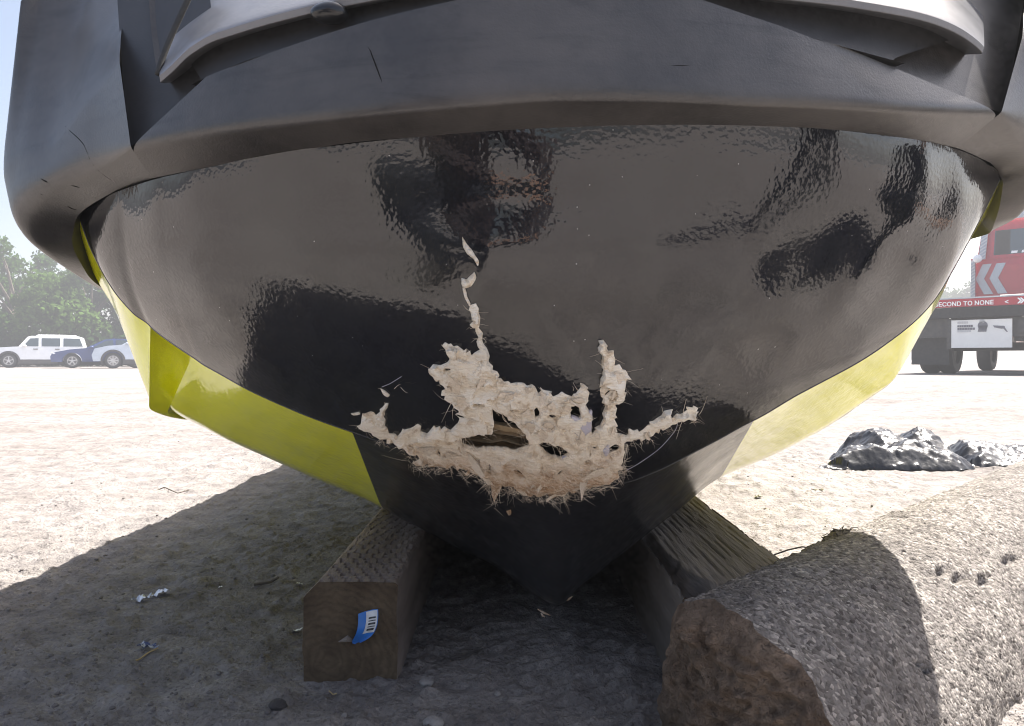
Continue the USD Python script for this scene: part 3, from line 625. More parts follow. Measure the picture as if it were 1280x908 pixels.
def timber(x0, x1, y0, y1, h, chL, seed, style, label, rot=0):
    t = thing('timber_block', label, 'timber')
    prof = [(x0, -.01), (x0, h - chL), (x0 + chL * .95, h), (x1 - .004, h), (x1, h - .004), (x1, -.01)] if chL else [(x0, -.01), (x0, h - .005), (x0 + .005, h), (x1 - .005, h), (x1, h - .005), (x1, -.01)]
    pp = [np.array(prof[0])]
    for a, b in zip(prof[:-1], prof[1:]):
        n = max(2, int(math.hypot(b[0]-a[0], b[1]-a[1]) / .0022)); pp += [np.array(a) + (np.array(b) - np.array(a)) * i / n for i in range(1, n + 1)]
    pp = np.array(pp); yv = np.r_[np.arange(y0, min(y0 + .55, y1), .0028), np.arange(min(y0 + .55, y1), y1 + .001, .02)]
    g = np.zeros((len(yv), len(pp), 3)); g[..., 0] = pp[None, :, 0]; g[..., 2] = pp[None, :, 1]; g[..., 1] = yv[:, None]
    top = (pp[:, 1] > h - .0005)[None] & np.ones((len(yv), 1), bool)
    X, Y = g[..., 0].copy(), g[..., 1].copy()
    if style == 'incised':
        row = np.floor((Y - y0) / .0125); fy = ((Y - y0) / .0125) % 1
        fx = ((X - x0) / .017 + .35 * row + .3 * np.sin(row * 3.1)) % 1
        slot = (np.abs(fy - .5) < .26) & (fx < .34)
        g[..., 2] -= top * (slot * .0085 + .0012 * np.sin((Y - y0) / .0125 * 2 * np.pi) + .002 * fbm(np.stack([X * 60, Y * 60, X * 0], -1), 3, seed))
    else:
        gr = meshkit.fbm(np.stack([X * 70, Y * 5, X * 0 + 3], -1), 4, seed); lines = (np.abs(((X - x0) / .0125) % 1 - .5) < .09) & (meshkit.noise(np.stack([X * 80, Y * 22, X * 0], -1), seed) > .45)
        br = np.clip(meshkit.fbm(np.stack([X * 20, Y * 9, X * 0], -1), 3, seed + 1) - .56, 0, 1) * smoothstep(x0 + .09, x0, X)
        g[..., 2] -= top * (.0035 * (1 - gr) + .0016 * lines + .16 * br)
    rough = fbm(g * 26, 4, seed)
    g[..., 0] += np.where(X < (x0 + x1) / 2, -1, 1) * rough * .006 * (1 - top)
    # broken arrises
    arr = np.exp(-((X - x1) / .006) ** 2) + np.exp(-((X - x0 - chL) / .008) ** 2)
    g[..., 2] -= arr * (pp[None, :, 1] > h * .8) * np.clip(fbm(np.stack([X * 0, Y * 38, X * 0], -1), 3, seed + 2), 0, 1) * .03
    pass
    obj('beam', grid_mesh(g), M['timber' if style == 'incised' else 'timber2'], t, smooth=40)
    # sawn front end
    nb_ = 24; b0 = g[0][-1] + (g[0][0] - g[0][-1]) * np.linspace(0, 1, nb_)[1:, None]
    e0 = np.vstack([g[0], b0]); c = np.array([(x0 + x1) / 2, 0, h / 2]); ks = np.linspace(0, 1, 26)[:, None, None]
    eg = c + (e0[None] - c) * ks; eg[..., 1] = y0
    eg[..., 1] += (.003 * fbm(eg * 45, 3, seed)) * np.minimum(1, (1 - ks[..., 0]) * 4)
    em = grid_mesh(eg); em.faces = em.faces[:, ::-1]
    obj('sawn_end', em, M['endgrain'], t, smooth=30)
    b = g[-1]; bm = trimesh.Trimesh(np.vstack([b, [[c[0], y1, c[2]]]]), [[i, i + 1, len(b)] for i in range(len(b) - 1)], process=False)
    obj('sawn_end', bm, M['endgrain'], t)
    return t
xa, xb, yf = P(379, 800, .93)[0], P(496, 800, .93)[0], .93
tl = timber(xa, xb, yf, 2.3, .120, .020, 21, 'incised', 'brown timber block left of the keel with a blue tag on its sawn end')
tr_ = timber(.198, .372, .86, 2.4, .128, 0, 33, 'grain', 'grey grooved timber right of the keel behind the broken concrete')
# the curled tag on the left timber
M['tag_blue'] = mat('blue_tag_print', (.03, .16, .50), rough=.35); M['tag_white'] = mat('white_tag', (.62, .62, .62), (.5, .5, .5), rough=.4, scale=90); M['tag_ink'] = mat('tag_ink', (.03, .03, .035), rough=.5)
def tagsheet(t0, t1, w0, w1, lift=0, n=16):
    a, b = P(455, 766, .926), P(452, 800, .926)
    g = []
    for t in np.linspace(t0, t1, n):
        c = P(461, 763, .93) * (1 - t) + P(448, 803, .93) * t; c[0] += .006 * math.sin(math.pi * t)
        row = []
        for s in np.linspace(w0, w1, 9):
            hw = .0125 * (1 if t < .7 else math.sqrt(max(0, 1 - ((t - .7) / .31) ** 2)))
            row.append(c + np.array([s * hw, -.002 - .007 * math.sin(math.pi * t) - .004 * s * s - lift, s * hw * .25]))
        g.append(row)
    return grid_mesh(np.array(g))
tg = obj('tag', tagsheet(0, 1, -1, 1), M['tag_blue'], tl, smooth=True, label='curled blue and white tag with a barcode')
obj('tag_panel', tagsheet(.02, .66, -.25, .92, .0005), M['tag_white'], tg, smooth=True)
for i, (a, b) in enumerate([(.18, .23), (.27, .30), (.34, .40), (.44, .47), (.51, .58)]):
    obj('barcode_bar', tagsheet(a, b, .0, .75, .0009, 3), M['tag_ink'], tg)
obj('tag', tube([P(444, 803, .926), P(434, 799, .92), P(423, 803, .925)], [.0005, .004, .0006], 6), M['timber2'], tl, label='torn brown scrap of an old tag')

# ---------------------------------------------------------------- broken concrete parking kerb
A0 = P(843, 745, .78); ax = np.array([.715, .70, 0]); side = np.array([.70, -.715, 0])
def kerb_extra(N, L):
    N['v'] = ('voronoi_texture', {'scale': 250, 'randomness': 1.0}); L.append(('g.position', 'v.vector'))
    N['sv'] = ('separate_color', {}); L.append(('v.color', 'sv.color'))
    N['gr'] = ('rgb_ramp', {'ramp': [(0, (.42, .40, .39)), (.35, (.80, .78, .76)), (.75, (1.05, 1.04, 1.02)), (.9, (1.4, 1.37, 1.32)), (1, (1.9, 1.85, 1.75))]}); L.append(('sv.r', 'gr.fac'))
    N['mx'] = ('mix_color', {'blend_type': 'multiply', 'fac': 1.0, 'use_clamp': False}); L[:] = [l for l in L if l[1] != 'p.base_color']
    L += [('r.color', 'mx.a'), ('gr.color', 'mx.b'), ('mx.result', 'p.base_color')]
M['concrete'] = mat('exposed_aggregate_concrete', (.18, .166, .16), (.28, .26, .247), rough=.95, scale=16, detail=8, spec=.15, bumps=[(250, .0032, 0, 'voronoi'), (600, .002, 3), (60, .006, 6)], extra=kerb_extra)
def frac_extra(N, L):
    N['v'] = ('voronoi_texture', {'scale': 120}); L.append(('g.position', 'v.vector'))
    N['sv'] = ('separate_color', {}); L.append(('v.color', 'sv.color'))
    N['gr'] = ('rgb_ramp', {'ramp': [(0, (.85, .84, .82)), (.8, (1, 1, 1)), (.96, (1.1, 1.1, 1.08)), (1, (1.4, 1.36, 1.3))]}); L.append(('sv.r', 'gr.fac'))
    N['n2'] = ('noise_texture', {'scale': 9, 'detail': 6, 'roughness': .65}); L.append(('g.position', 'n2.vector'))
    N['r2'] = ('rgb_ramp', {'ramp': [(0, (.6, .55, .5)), (.42, (.88, .85, .82)), (.58, (1.1, 1.05, 1)), (.8, (1.45, 1.38, 1.28)), (1, (1.6, 1.5, 1.4))]}); L.append(('n2.fac', 'r2.fac'))
    N['mx'] = ('mix_color', {'blend_type': 'multiply', 'fac': .8, 'use_clamp': False}); N['m2'] = ('mix_color', {'blend_type': 'multiply', 'fac': .9, 'use_clamp': False})
    L[:] = [l for l in L if l[1] != 'p.base_color']
    L += [('r.color', 'mx.a'), ('gr.color', 'mx.b'), ('mx.result', 'm2.a'), ('r2.color', 'm2.b'), ('m2.result', 'p.base_color')]
M['fracture'] = mat('broken_concrete', (.19, .142, .11), (.31, .245, .195), rough=.95, scale=28, detail=8, spec=.12, bumps=[(46, .03, 7), (230, .008, 5)], extra=frac_extra)
kerb = thing('parking_kerb', 'long broken concrete parking kerb in the right foreground, half in shade', 'kerb')
# cross profile: s across (0 left bottom .. right), z up
kp = np.array([(-.030, -.02), (-.022, .04), (-.012, .105), (0, .138), (.025, .155), (.07, .160), (.12, .148), (.165, .120), (.20, .085), (.225, .045), (.238, -.02)])
kt = np.linspace(0, 10, 150); kpf = along(kp, kt)
kl = np.r_[np.arange(0, .75, .0045), geo(.75, .006, 1.75, 1.04)]
# the broken end is slanted: the start of each line along the kerb varies across the profile
start = np.interp(kpf[:, 0], [-.03, .0, .06, .12, .18, .24], [.01, 0, -.012, -.03, -.045, -.06]) + .034 * fbm(np.stack([kpf[:, 0] * 40, kpf[:, 1] * 40, kpf[:, 0] * 0], 1), 4, 9)
g = np.zeros((len(kl), len(kpf), 3))
for i, l in enumerate(kl):
    o = A0[:2][None] + side[None, :2] * kpf[:, 0:1] + ax[None, :2] * (l + start * np.exp(-l / .08))[:, None]
    g[i, :, :2] = o; g[i, :, 2] = kpf[:, 1]
rg = np.random.default_rng(4); seeds = rg.uniform(0, 1, (52000, 2)) * [.42, .8]
prm = np.stack([np.broadcast_to(np.r_[0, np.cumsum(np.linalg.norm(np.diff(kpf, axis=0), axis=1))][None], g.shape[:2]), np.broadcast_to(kl[:, None], g.shape[:2])], -1)
dd, ii = cKDTree(seeds[:9000]).query(prm.reshape(-1, 2) % [.42, .8]); dd = dd.reshape(g.shape[:2]); hv = (rg.uniform(0, 1, 9000)[ii]).reshape(g.shape[:2])
nrmk = np.gradient(kpf, axis=0); nk = np.stack([-nrmk[:, 1], nrmk[:, 0]], 1); nk /= np.linalg.norm(nk, axis=1, keepdims=True)
hgt = .0048 * (hv - .3) * np.clip(1 - dd / .0035, 0, 1) + .011 * fbm(g * 22, 5, 3) + .006 * np.minimum(0, fbm(g * 60, 3, 23) + .06)
for (u, v, rr) in ((1200, 722, .012), (1180, 713, .009), (1232, 728, .012), (1165, 838, .006), (1150, 830, .005), (1262, 700, .008)):
    pr = proj(g); dpx = np.hypot(pr[..., 0] - u, (pr[..., 1] - v) * 1.5) / FOC * .9; hgt -= .014 * np.exp(-(dpx / rr * (1 + 1.6 * fbm(g * 55, 3, 5))) ** 2 * 1.6)
hgt += .014 * np.exp(-((kpf[:, 0] - .0) / .018) ** 2)[None] * fbm(np.stack([kl * 26, kl * 0, kl * 0], 1), 4, 17)[:, None] * smoothstep(.6, .4, kl)[:, None]
g[..., :2] += (side[None, None, :2] * nk[None, :, 0:1]) * hgt[..., None]; g[..., 2] += nk[None, :, 1] * hgt
obj('kerb_body', grid_mesh(g), M['concrete'], kerb, smooth=50)
e0 = np.vstack([g[0], g[0][-1] + (g[0][0] - g[0][-1]) * np.linspace(0, 1, 40)[1:, None]]); cN = e0.mean(0); cN[2] = .06; ks = np.linspace(0, 1, 70)[:, None, None]
eg = cN + (e0[None] - cN) * ks; fall = np.minimum(1, (1 - ks[..., 0]) * 5)
dn = -ax * .9 + np.array([0, 0, .15])
bul = (.060 * fbm(eg * 11, 4, 31) + .030 * fbm(eg * 38, 4, 8) + .030 * np.abs(fbm(eg * 22, 3, 12)) + .014 * meshkit.noise(eg * 130, 3) + .014 * (1 - ks[..., 0]) + .006) * fall
eg = eg + dn * bul[..., None]
em = grid_mesh(eg); em.faces = em.faces[:, ::-1]
obj('broken_end', em, M['fracture'], kerb, smooth=40)
b = g[-1]; obj('far_end', trimesh.Trimesh(np.vstack([b, b.mean(0)[None]]), [[i + 1, i, len(b)] for i in range(len(b) - 1)], process=False), M['concrete'], kerb)
# ---------------------------------------------------------------- litter and stones around the blocks
R2 = np.random.default_rng(77)
def ground_at(x, y): return float(gz(np.array([x]), np.array([y]))[0])
def gp(u, v): d = CAM_H * FOC / (v - V0); return (u - U0) / FOC * d, d
M['stone'] = mat('field_stone', (.22, .205, .20), (.34, .32, .30), rough=.95, scale=60, spec=.15, bumps=[(200, .003, 4)], coords='object')
M['dark_clod'] = mat('dark_clod', (.05, .045, .045), (.08, .07, .068), rough=1, scale=60, bumps=[(120, .006, 5)], coords='object')
def rock(r, seed, sub=2):
    m = trimesh.creation.icosphere(sub, 1.0); v = m.vertices
    v = v * (1 + .55 * fbm(v * 1.3 + seed * 7.1, 3, seed))[:, None] * np.array([1, .8, .62]) * r
    return trimesh.Trimesh(v, m.faces, process=False)
def place(name, mesh, m, label, cat, x, y, z, rz=0, group=None, smooth=50):
    t = thing(name, label, cat, (x, y, z), rz, group); obj('lump' if name in ('stone', 'earth_clod') else 'body', mesh, m, t, smooth=smooth); return t
for (u, v, wpx, lab, m) in [(541, 902, 26, 'rounded grey stone lying below the timber near the lower picture edge', 'stone'), (533, 858, 18, 'small pale stone just in front of the tagged timber', 'stone'),
     (347, 884, 24, 'dark earth clod on the shaded ground left of the tagged timber', 'dark_clod'), (622, 862, 10, 'tiny pale stone on shaded ground between timber and concrete', 'stone'),
     (732, 903, 14, 'small stone at the lower edge left of the broken concrete', 'stone'), (1140, 905, 20, 'pale stone in the shade against the foot of the kerb', 'stone'), (430, 893, 9, 'small grey pebble left of the larger rounded stone', 'stone')]:
    x, y = gp(u, v); r = wpx / FOC * y / 2; place('earth_clod' if m == 'dark_clod' else 'stone', rock(r, int(u)), M[m], lab, 'stone' if m == 'stone' else 'clod', x, y, ground_at(x, y) + r * .25, u % 180)
# gravel too small to count
gv, gf, off = [], [], 0
base = [rock(1.0, s, 1) for s in range(6)]
for i in range(8600):
    if i < 7200: u, v = R2.uniform(-40, 1290), 560 + 360 * R2.random() ** .8; x, y = gp(u, v)
    else: x, y = R2.uniform(-2.5, 2.8), R2.uniform(1.2, 4.5)
    r = .0008 + .0036 * R2.random() ** 10
    m = base[i % 6]; a = R2.uniform(0, 6.28); c, s = math.cos(a), math.sin(a); vv = m.vertices * r
    vv = np.stack([vv[:, 0]*c - vv[:, 1]*s, vv[:, 0]*s + vv[:, 1]*c, vv[:, 2]], 1); gv.append((vv, x, y, r)); gf.append(m.faces)
px_ = np.array([[g_[1], g_[2]] for g_ in gv]); pz = gz(px_[:, 0], px_[:, 1])
nv = len(base[0].vertices); allv = np.vstack([g_[0] + [g_[1], g_[2], z + g_[3] * .2] for g_, z in zip(gv, pz)]); allf = np.vstack([f + i * nv for i, f in enumerate(gf)])
def grav(N, L):
    N['ri'] = ('rgb_ramp', {'ramp': [(0, (.15, .135, .13)), (.4, (.21, .19, .185)), (.85, (.30, .28, .265)), (1, (.5, .48, .45))]}); L[:] = [l for l in L if l[1] != 'p.base_color']
    L += [('g.random_per_island', 'ri.fac'), ('ri.color', 'p.base_color')]
M['gravel'] = mat('gravel_grains', (.25, .24, .23), rough=.95, spec=.15, extra=grav)
obj('gravel', trimesh.Trimesh(allv, allf, process=False), M['gravel'], kind='stuff', label='loose gravel and grit strewn over the sandy ground', cat='gravel')
# bits of rubbish and twigs
M['foil'] = mat('silver_wrapper', (.62, .63, .68), (.45, .46, .5), rough=.25, metallic=.6, scale=90); M['straw'] = mat('dry_straw', (.45, .33, .16), rough=.8)
M['twig'] = mat('dry_twig', (.07, .055, .045), (.12, .1, .08), rough=.9, scale=80); M['leaf_dry'] = mat('dry_leaf', (.12, .11, .07), (.2, .18, .11), rough=.8, scale=80); M['paper'] = mat('paper_scrap', (.75, .75, .73), rough=.7)
M['blue_wrap'] = mat('dark_blue_wrapper', (.05, .07, .16), (.5, .52, .58), rough=.3, scale=120, lo=.5, hi=.6)
def scrap(u0, v0, u1, v1, w, seed, n=14, curl=.004):
    a, b = np.array(gp(u0, v0)), np.array(gp(u1, v1)); dr = (b - a) / np.linalg.norm(b - a); pn = np.array([-dr[1], dr[0]]); rr = np.random.default_rng(seed); g = []
    for t in np.linspace(0, 1, n):
        c = a + (b - a) * t; ww = w * (.35 + .65 * math.sin(math.pi * min(max(t, .05), .95))) * rr.uniform(.75, 1.1); z = ground_at(*c) + .003 + abs(curl * math.sin(t * 7 + seed))
        g.append([(c[0] + pn[0] * s * ww, c[1] + pn[1] * s * ww, z + curl * abs(s) * rr.uniform(0, 1.2)) for s in (-1, -.4, .3, 1)])
    return grid_mesh(np.array(g))
t = thing('wrapper', 'crumpled silver wrapper on the shaded ground at the left', 'wrapper'); obj('foil', scrap(164, 755, 190, 749, .008, 1), M['foil'], t); obj('foil', scrap(190, 749, 213, 744, .010, 2), M['foil'], t)
t = thing('wrapper', 'small dark blue wrapper beside an orange straw', 'wrapper'); obj('foil', scrap(172, 806, 196, 812, .007, 3), M['blue_wrap'], t)
def stick(name, cat, label, pts, r, m):
    q = np.array([[*gp(u, v), 0] for u, v in pts]); q[:, 2] = gz(q[:, 0], q[:, 1]) + r * 1.2 + .002; q = along(q, np.linspace(0, len(q) - 1, 5 * len(q))) if len(q) > 4 else q
    obj(name, tube(q, r, 6), M[m], None, smooth=True, label=label, cat=cat)
stick('straw', 'straw', 'orange straw stem bent on the ground beside the blue wrapper', [(168, 822), (176, 817), (184, 813), (192, 811), (197, 810)], .0011, 'straw')
stick('twig', 'twig', 'short dark twig on shaded ground left of the tagged timber', [(317, 730), (328, 729), (338, 727), (348, 726)], .0026, 'twig')
stick('twig', 'twig', 'thin pale stem lying in front of the tagged timber', [(411, 858), (416, 863), (420, 867)], .0008, 'straw')
stick('twig', 'twig', 'thin twig among pebbles at the left shadow edge', [(195, 612), (205, 609), (222, 615), (236, 612)], .0016, 'twig')
for (u, v, w, lab) in [(372, 790, 12, 'white paper scrap beside the left face of the tagged timber'), (374, 733, 8, 'white scrap at the upper left corner of the tagged timber'), (275, 734, 5, 'tiny white fleck on shaded ground at the left')]:
    obj('paper_scrap', scrap(u - w / 2, v, u + w / 2, v - 1.5, .003, int(u), curl=.0008), M['paper'], None, label=lab, cat='paper')
for (u, v, w, lab) in [(948, 622, 9, 'small dark dry leaf on sunlit sand right of the bow'), (1022, 617, 16, 'curled dry leaf flat on sunlit sand beyond the kerb'), (958, 638, 8, 'dark seed husk on sunlit sand behind the grooved timber'), (1262, 560, 8, 'small dark leaf beside the bag')]:
    obj('dry_leaf', scrap(u - w / 2, v, u + w / 2, v - .8, .010, int(u), curl=.003), M['leaf_dry'], None, label=lab, cat='leaf')
for (u, v, w) in [(1030, 580, 0)]: pass
# tuft of dry roots on the kerb's far corner
M['soil'] = mat('dry_soil', (.07, .058, .045), (.14, .118, .095), rough=1, scale=90, bumps=[(160, .005, 5)])
tf = thing('root_tuft', 'tuft of dry roots and soil caught on the corner of the broken kerb', 'root tuft')
c0 = np.array([A0[0] + ax[0] * .405 + side[0] * .012, A0[1] + ax[1] * .405 + side[1] * .012, .147]); ts_ = []
for i in range(60):
    a = R2.uniform(0, 6.28); ln = R2.uniform(.004, .016); off_ = R2.normal(0, .022); p0 = c0 + ax * off_ + side * R2.normal(0, .005) + [0, 0, R2.uniform(.002, .010) - abs(off_) * .2]
    p1 = p0 + [math.cos(a) * ln, math.sin(a) * ln * .7, R2.uniform(-.006, .007)]; ts_.append(tube([p0, (p0 + p1) / 2 + R2.normal(0, .0025, 3), p1], [.0010, .0008, .0004], 5))
obj('roots', cat_(ts_), M['twig'], tf, kind='stuff')
for k, (o1, r1) in enumerate([(-.035, .012), (-.016, .017), (.006, .019), (.024, .013), (.040, .009)]):
    sc = rock(r1, 5 + k, 3); sc.vertices += fbm(sc.vertices * 140 + k, 3, 3)[:, None] * .007; sc.apply_translation(c0 + ax * o1 + [0, 0, -.002]); obj('soil', sc, M['soil'], tf, smooth=True)
obj('long_stem', tube([P(968, 694, 1.04), P(985, 688, 1.05), P(1003, 684, 1.07), P(1016, 686, 1.09)], .0011, 6), M['twig'], tf, smooth=True)

# ---------------------------------------------------------------- rubbish bag
M['bag'] = mat('black_bin_bag', (.007, .007, .009), (.012, .012, .014), rough=.26, rough2=.38, scale=14, spec=.6, bumps=[(60, .0012, 2)])
def crumple(outline, heights, seed, step=.0055, amp=.036):
    pg = Polygon(outline); x0, y0, x1, y1 = pg.bounds
    gx_, gy_ = np.meshgrid(np.arange(x0, x1, step), np.arange(y0, y1, step)); q = np.stack([gx_, gy_], -1).reshape(-1, 2); q = q[contains_xy(pg.buffer(-step * .4), q[:, 0], q[:, 1])]
    n = int(pg.exterior.length / step); br = np.array([pg.exterior.interpolate(i / n, normalized=True).coords[0] for i in range(n)]); q = np.vstack([q, br])
    tri = Delaunay(q).simplices; c = q[tri].mean(1); tri = tri[contains_xy(pg, c[:, 0], c[:, 1])]
    dist = shapely.distance(pg.exterior, shapely.points(q)); base_h = np.zeros(len(q))
    for hx, hy, hh, hr in heights: base_h = np.maximum(base_h, hh * np.exp(-((q[:, 0] - hx) ** 2 + (q[:, 1] - hy) ** 2) / hr ** 2))
    p = np.stack([q[:, 0] * 4.6, q[:, 1] * 4.6, q[:, 0] * 0], 1); wq = p + .9 * np.stack([fbm(p * .8, 2, seed), fbm(p * .8 + 9, 2, seed + 1), p[:, 2]], 1)
    rdg = 1 - np.abs(2 * meshkit.noise(wq, seed) - 1); rdg2 = 1 - np.abs(2 * meshkit.noise(wq * 2.3 + 5, seed + 2) - 1); rdg3 = 1 - np.abs(2 * meshkit.noise(wq * 5.2 + 1, seed + 3) - 1)
    rs_ = np.random.default_rng(seed); sd_ = np.vstack([rs_.uniform([x0 - .1, y0 - .1], [x1 + .1, y1 + .1], (int(8 * (x1 - x0 + .2) * (y1 - y0 + .2) / .04), 2))])
    fac = LinearNDInterpolator(sd_, rs_.uniform(0, 1, len(sd_)) ** 1.3); f1 = np.nan_to_num(fac(q)); sd2 = rs_.uniform([x0 - .1, y0 - .1], [x1 + .1, y1 + .1], (len(sd_) // 3, 2)); f2 = np.nan_to_num(LinearNDInterpolator(sd2, rs_.uniform(0, 1, len(sd2)))(q))
    rim = np.minimum(1, dist / .05) ** .55
    h = rim * (base_h + amp * .1 * (rdg ** 1.6 - .25) + amp * 1.0 * (f2 - .4) + amp * .62 * (f1 - .4)) + .003
    z = gz(q[:, 0], q[:, 1]) + np.maximum(h, .002)
    return trimesh.Trimesh(np.stack([q[:, 0], q[:, 1], z], 1), tri, process=False)
def outl(pts, s, k):
    return list(ragged([tuple(np.array(p) * 1000) for p in pts], 14, s, 12).exterior.coords) if False else pts
bx0, by0 = 1.20, 2.74
bo = [(1.13, 2.72), (1.22, 2.70), (1.40, 2.665), (1.56, 2.66), (1.62, 2.66), (1.70, 2.71), (1.70, 2.86), (1.62, 3.02), (1.50, 3.06), (1.36, 3.05), (1.27, 2.96), (1.24, 2.84), (1.20, 2.77), (1.14, 2.745)]
bm = crumple(bo, [(1.32, 2.80, .075, .13), (1.45, 2.92, .115, .15), (1.60, 2.90, .115, .14), (1.50, 2.78, .075, .14), (1.62,2.76,.05,.1)], 41)
obj('rubbish_bag', bm, M['bag'], None, smooth=45, label='crumpled glossy black plastic bag on the sunlit sand', cat='bag')
so = [(1.715, 2.73), (1.85, 2.72), (2.1, 2.80), (2.25, 2.95), (2.2, 3.1), (1.95, 3.14), (1.78, 3.08), (1.72, 2.93)]
obj('plastic_sheet', crumple(so, [(1.85, 2.92, .07, .17), (2.05, 2.95, .045, .15)], 57, amp=.032), M['bag'], None, smooth=45, label='flatter crumpled black plastic sheet to the right of the bag', cat='plastic sheet')

# ---------------------------------------------------------------- cars
def xz(poly, y0, y1):
    m = trimesh.creation.extrude_polygon(poly, y1 - y0, engine='earcut')         # polygon in (x, z), extruded along y
    v = m.vertices; m.vertices = np.stack([v[:, 0], v[:, 2] + y0, v[:, 1]], 1); m.invert(); return m
def wheel_parts(t, x, y, r, w, rimm, spokes=5):
    s = 1 if y > 0 else -1
    prof = np.array([(r * .62, -w/2), (r * .93, -w/2), (r, -w*.32), (r, w*.32), (r * .93, w/2), (r * .62, w/2)])
    ty = trimesh.creation.revolve(prof, sections=28); ty.apply_transform(trimesh.transformations.rotation_matrix(math.pi/2, [1, 0, 0])); ty.apply_translation([x, y, r])
    wp = obj('wheel', ty, M['rubber'], t, smooth=35)
    disc = trimesh.creation.cylinder(r * .63, w * .5, sections=28); disc.apply_transform(trimesh.transformations.rotation_matrix(math.pi/2, [1, 0, 0])); disc.apply_translation([x, y, r]); obj('hub', disc, M['steel_dark'], wp, smooth=35)
    sp = []
    for k in range(spokes):
        b = box((-r*.075, -.02, 0), (r*.075, .02, r*.58)); b.apply_transform(trimesh.transformations.rotation_matrix(2*math.pi*k/spokes, [0, 1, 0])); b.apply_translation([x, y + s*w*.32, r]); sp.append(b)
    ring = trimesh.creation.annulus(r*.54, r*.64, .05, sections=28); ring.apply_transform(trimesh.transformations.rotation_matrix(math.pi/2, [1, 0, 0])); ring.apply_translation([x, y + s*w*.32, r]); sp.append(ring)
    cp = trimesh.creation.cylinder(r*.16, .06, sections=14); cp.apply_transform(trimesh.transformations.rotation_matrix(math.pi/2, [1, 0, 0])); cp.apply_translation([x, y + s*w*.32, r]); sp.append(cp)
    obj('rim', cat_(sp), M[rimm], wp, smooth=35)
def car(name, label, loc, head, prof, belt, roof, W, wheels, r, paintm, wins, ws, rimm='chrome', cladding=None, rails=False, lamps=(), spokes=5, taper=.16, extras=()):
    t = thing(name, label, 'car', loc, head, 'cars parked along the trees')
    pg = Polygon(prof)
    for wx in wheels: pg = pg.difference(Point(wx, r).buffer(r * 1.16, 24))
    x0, _, x1, _ = pg.bounds
    def shape(v):
        v = np.array(v); z = np.clip((v[:, 2] - belt) / (roof - belt), 0, 1.1)
        fx = (v[:, 0] - x0) / (x1 - x0) * 2 - 1
        v[:, 1] *= (1 - taper * z) * (1 - .16 * np.abs(fx) ** 4) * (1 - .03 * np.clip((.45 - v[:, 2]) / .3, 0, 1)); return v
    body = xz(pg, -W/2, W/2); bv, bf = trimesh.remesh.subdivide_to_size(body.vertices, body.faces, .16, max_iter=12)
    bd = trimesh.Trimesh(bv, bf); bd.merge_vertices(); bd.vertices = shape(bd.vertices); bp = obj('body', bd, M[paintm], t, smooth=35)
    for s in (-1, 1):
        for wpl in wins:
            m = xz(Polygon(wpl), W/2 - .01, W/2 + .012)
            if s < 0: m.vertices[:, 1] *= -1; m.invert()
            v, f = trimesh.remesh.subdivide_to_size(m.vertices, m.faces, .2, max_iter=10); w = trimesh.Trimesh(v, f); w.vertices = shape(w.vertices); obj('window', w, M['glass'], bp)
        for (hx, hz) in extras:
            hm = box((hx - .10, W/2 - .01, hz - .02), (hx + .10, W/2 + .03, hz + .02)); hm.vertices[:, 1] *= s; hm.vertices = shape(hm.vertices); obj('door_handle', hm, M['steel_dark'], bp)
        if cladding:
            for wx in wheels:
                an = Point(wx, r).buffer(r * 1.36, 20).difference(Point(wx, r).buffer(r * 1.14, 20)).intersection(Polygon([(wx-2, .18), (wx+2, .18), (wx+2, 2), (wx-2, 2)]))
                m = xz(an, W/2 - .06, W/2 + .02); m.vertices[:, 1] *= s; m.vertices = shape(m.vertices); obj('arch_trim', m, M[cladding], bp)
            m = xz(Polygon([(wheels[1] + r*1.1, .2), (wheels[0] - r*1.1, .2), (wheels[0] - r*1.1, .42), (wheels[1] + r*1.1, .42)]), W/2 - .06, W/2 + .015); m.vertices[:, 1] *= s; m.vertices = shape(m.vertices); obj('sill_trim', m, M[cladding], bp)
        mir = rock(.1, 3, 2); mir.vertices *= [1, 1.2, 1]; mir.apply_translation([ws[0][0] - .25, s * (W/2 + .06), belt + .06]); obj('mirror', mir, M[paintm if name != 'saloon_car' else 'navy_paint'], bp, smooth=True)
        for wx in wheels: wheel_parts(t, wx, s * (W/2 - .14), r, .22, rimm, spokes)
    (ax_, az), (bx, bz) = ws
    dx, dz = bx - ax_, bz - az; L_ = math.hypot(dx, dz); nx, nz = -dz / L_, dx / L_
    if nz < 0: nx, nz = -nx, -nz
    q = [(ax_ + nx*.012 + dx*.06, az + nz*.012 + dz*.06), (bx + nx*.012 - dx*.08, bz + nz*.012 - dz*.08)]
    yy = np.linspace(-W*.44, W*.44, 6); g = np.array([[(x, y, z) for y in yy] for x, z in q]); gm_ = grid_mesh(g); gm_.vertices = shape(gm_.vertices); obj('windscreen', gm_, M['glass'], bp)
    for (lx, lz, lw, lh) in lamps:
        for s in (-1, 1):
            m = trimesh.creation.icosphere(2, 1.0); m.vertices *= [lw, .16, lh]; m.apply_translation([lx, s * W * .36, lz]); obj('headlight', m, M['lamp_lens'], t, smooth=True)
    und = box((x0 + .3, -W*.4, .16), (x1 - .3, W*.4, .36)); obj('underbody', und, M['rubber'], t)
    if rails:
        for s in (-1, 1):
            yv = s * W/2 * (1 - taper) * .86; obj('roof_rail', tube([(-3.0, yv, roof - .02), (-2.9, yv, roof + .05), (-1.25, yv, roof + .05), (-1.15, yv, roof - .02)], .022, 8), M['white_paint'], t, smooth=40)
    return t
def bgz(x, y): return float(gz(np.array([x]), np.array([y]))[0])
def heading(u): return 180 + math.degrees(math.atan2(-(u - U0), FOC)) * -1
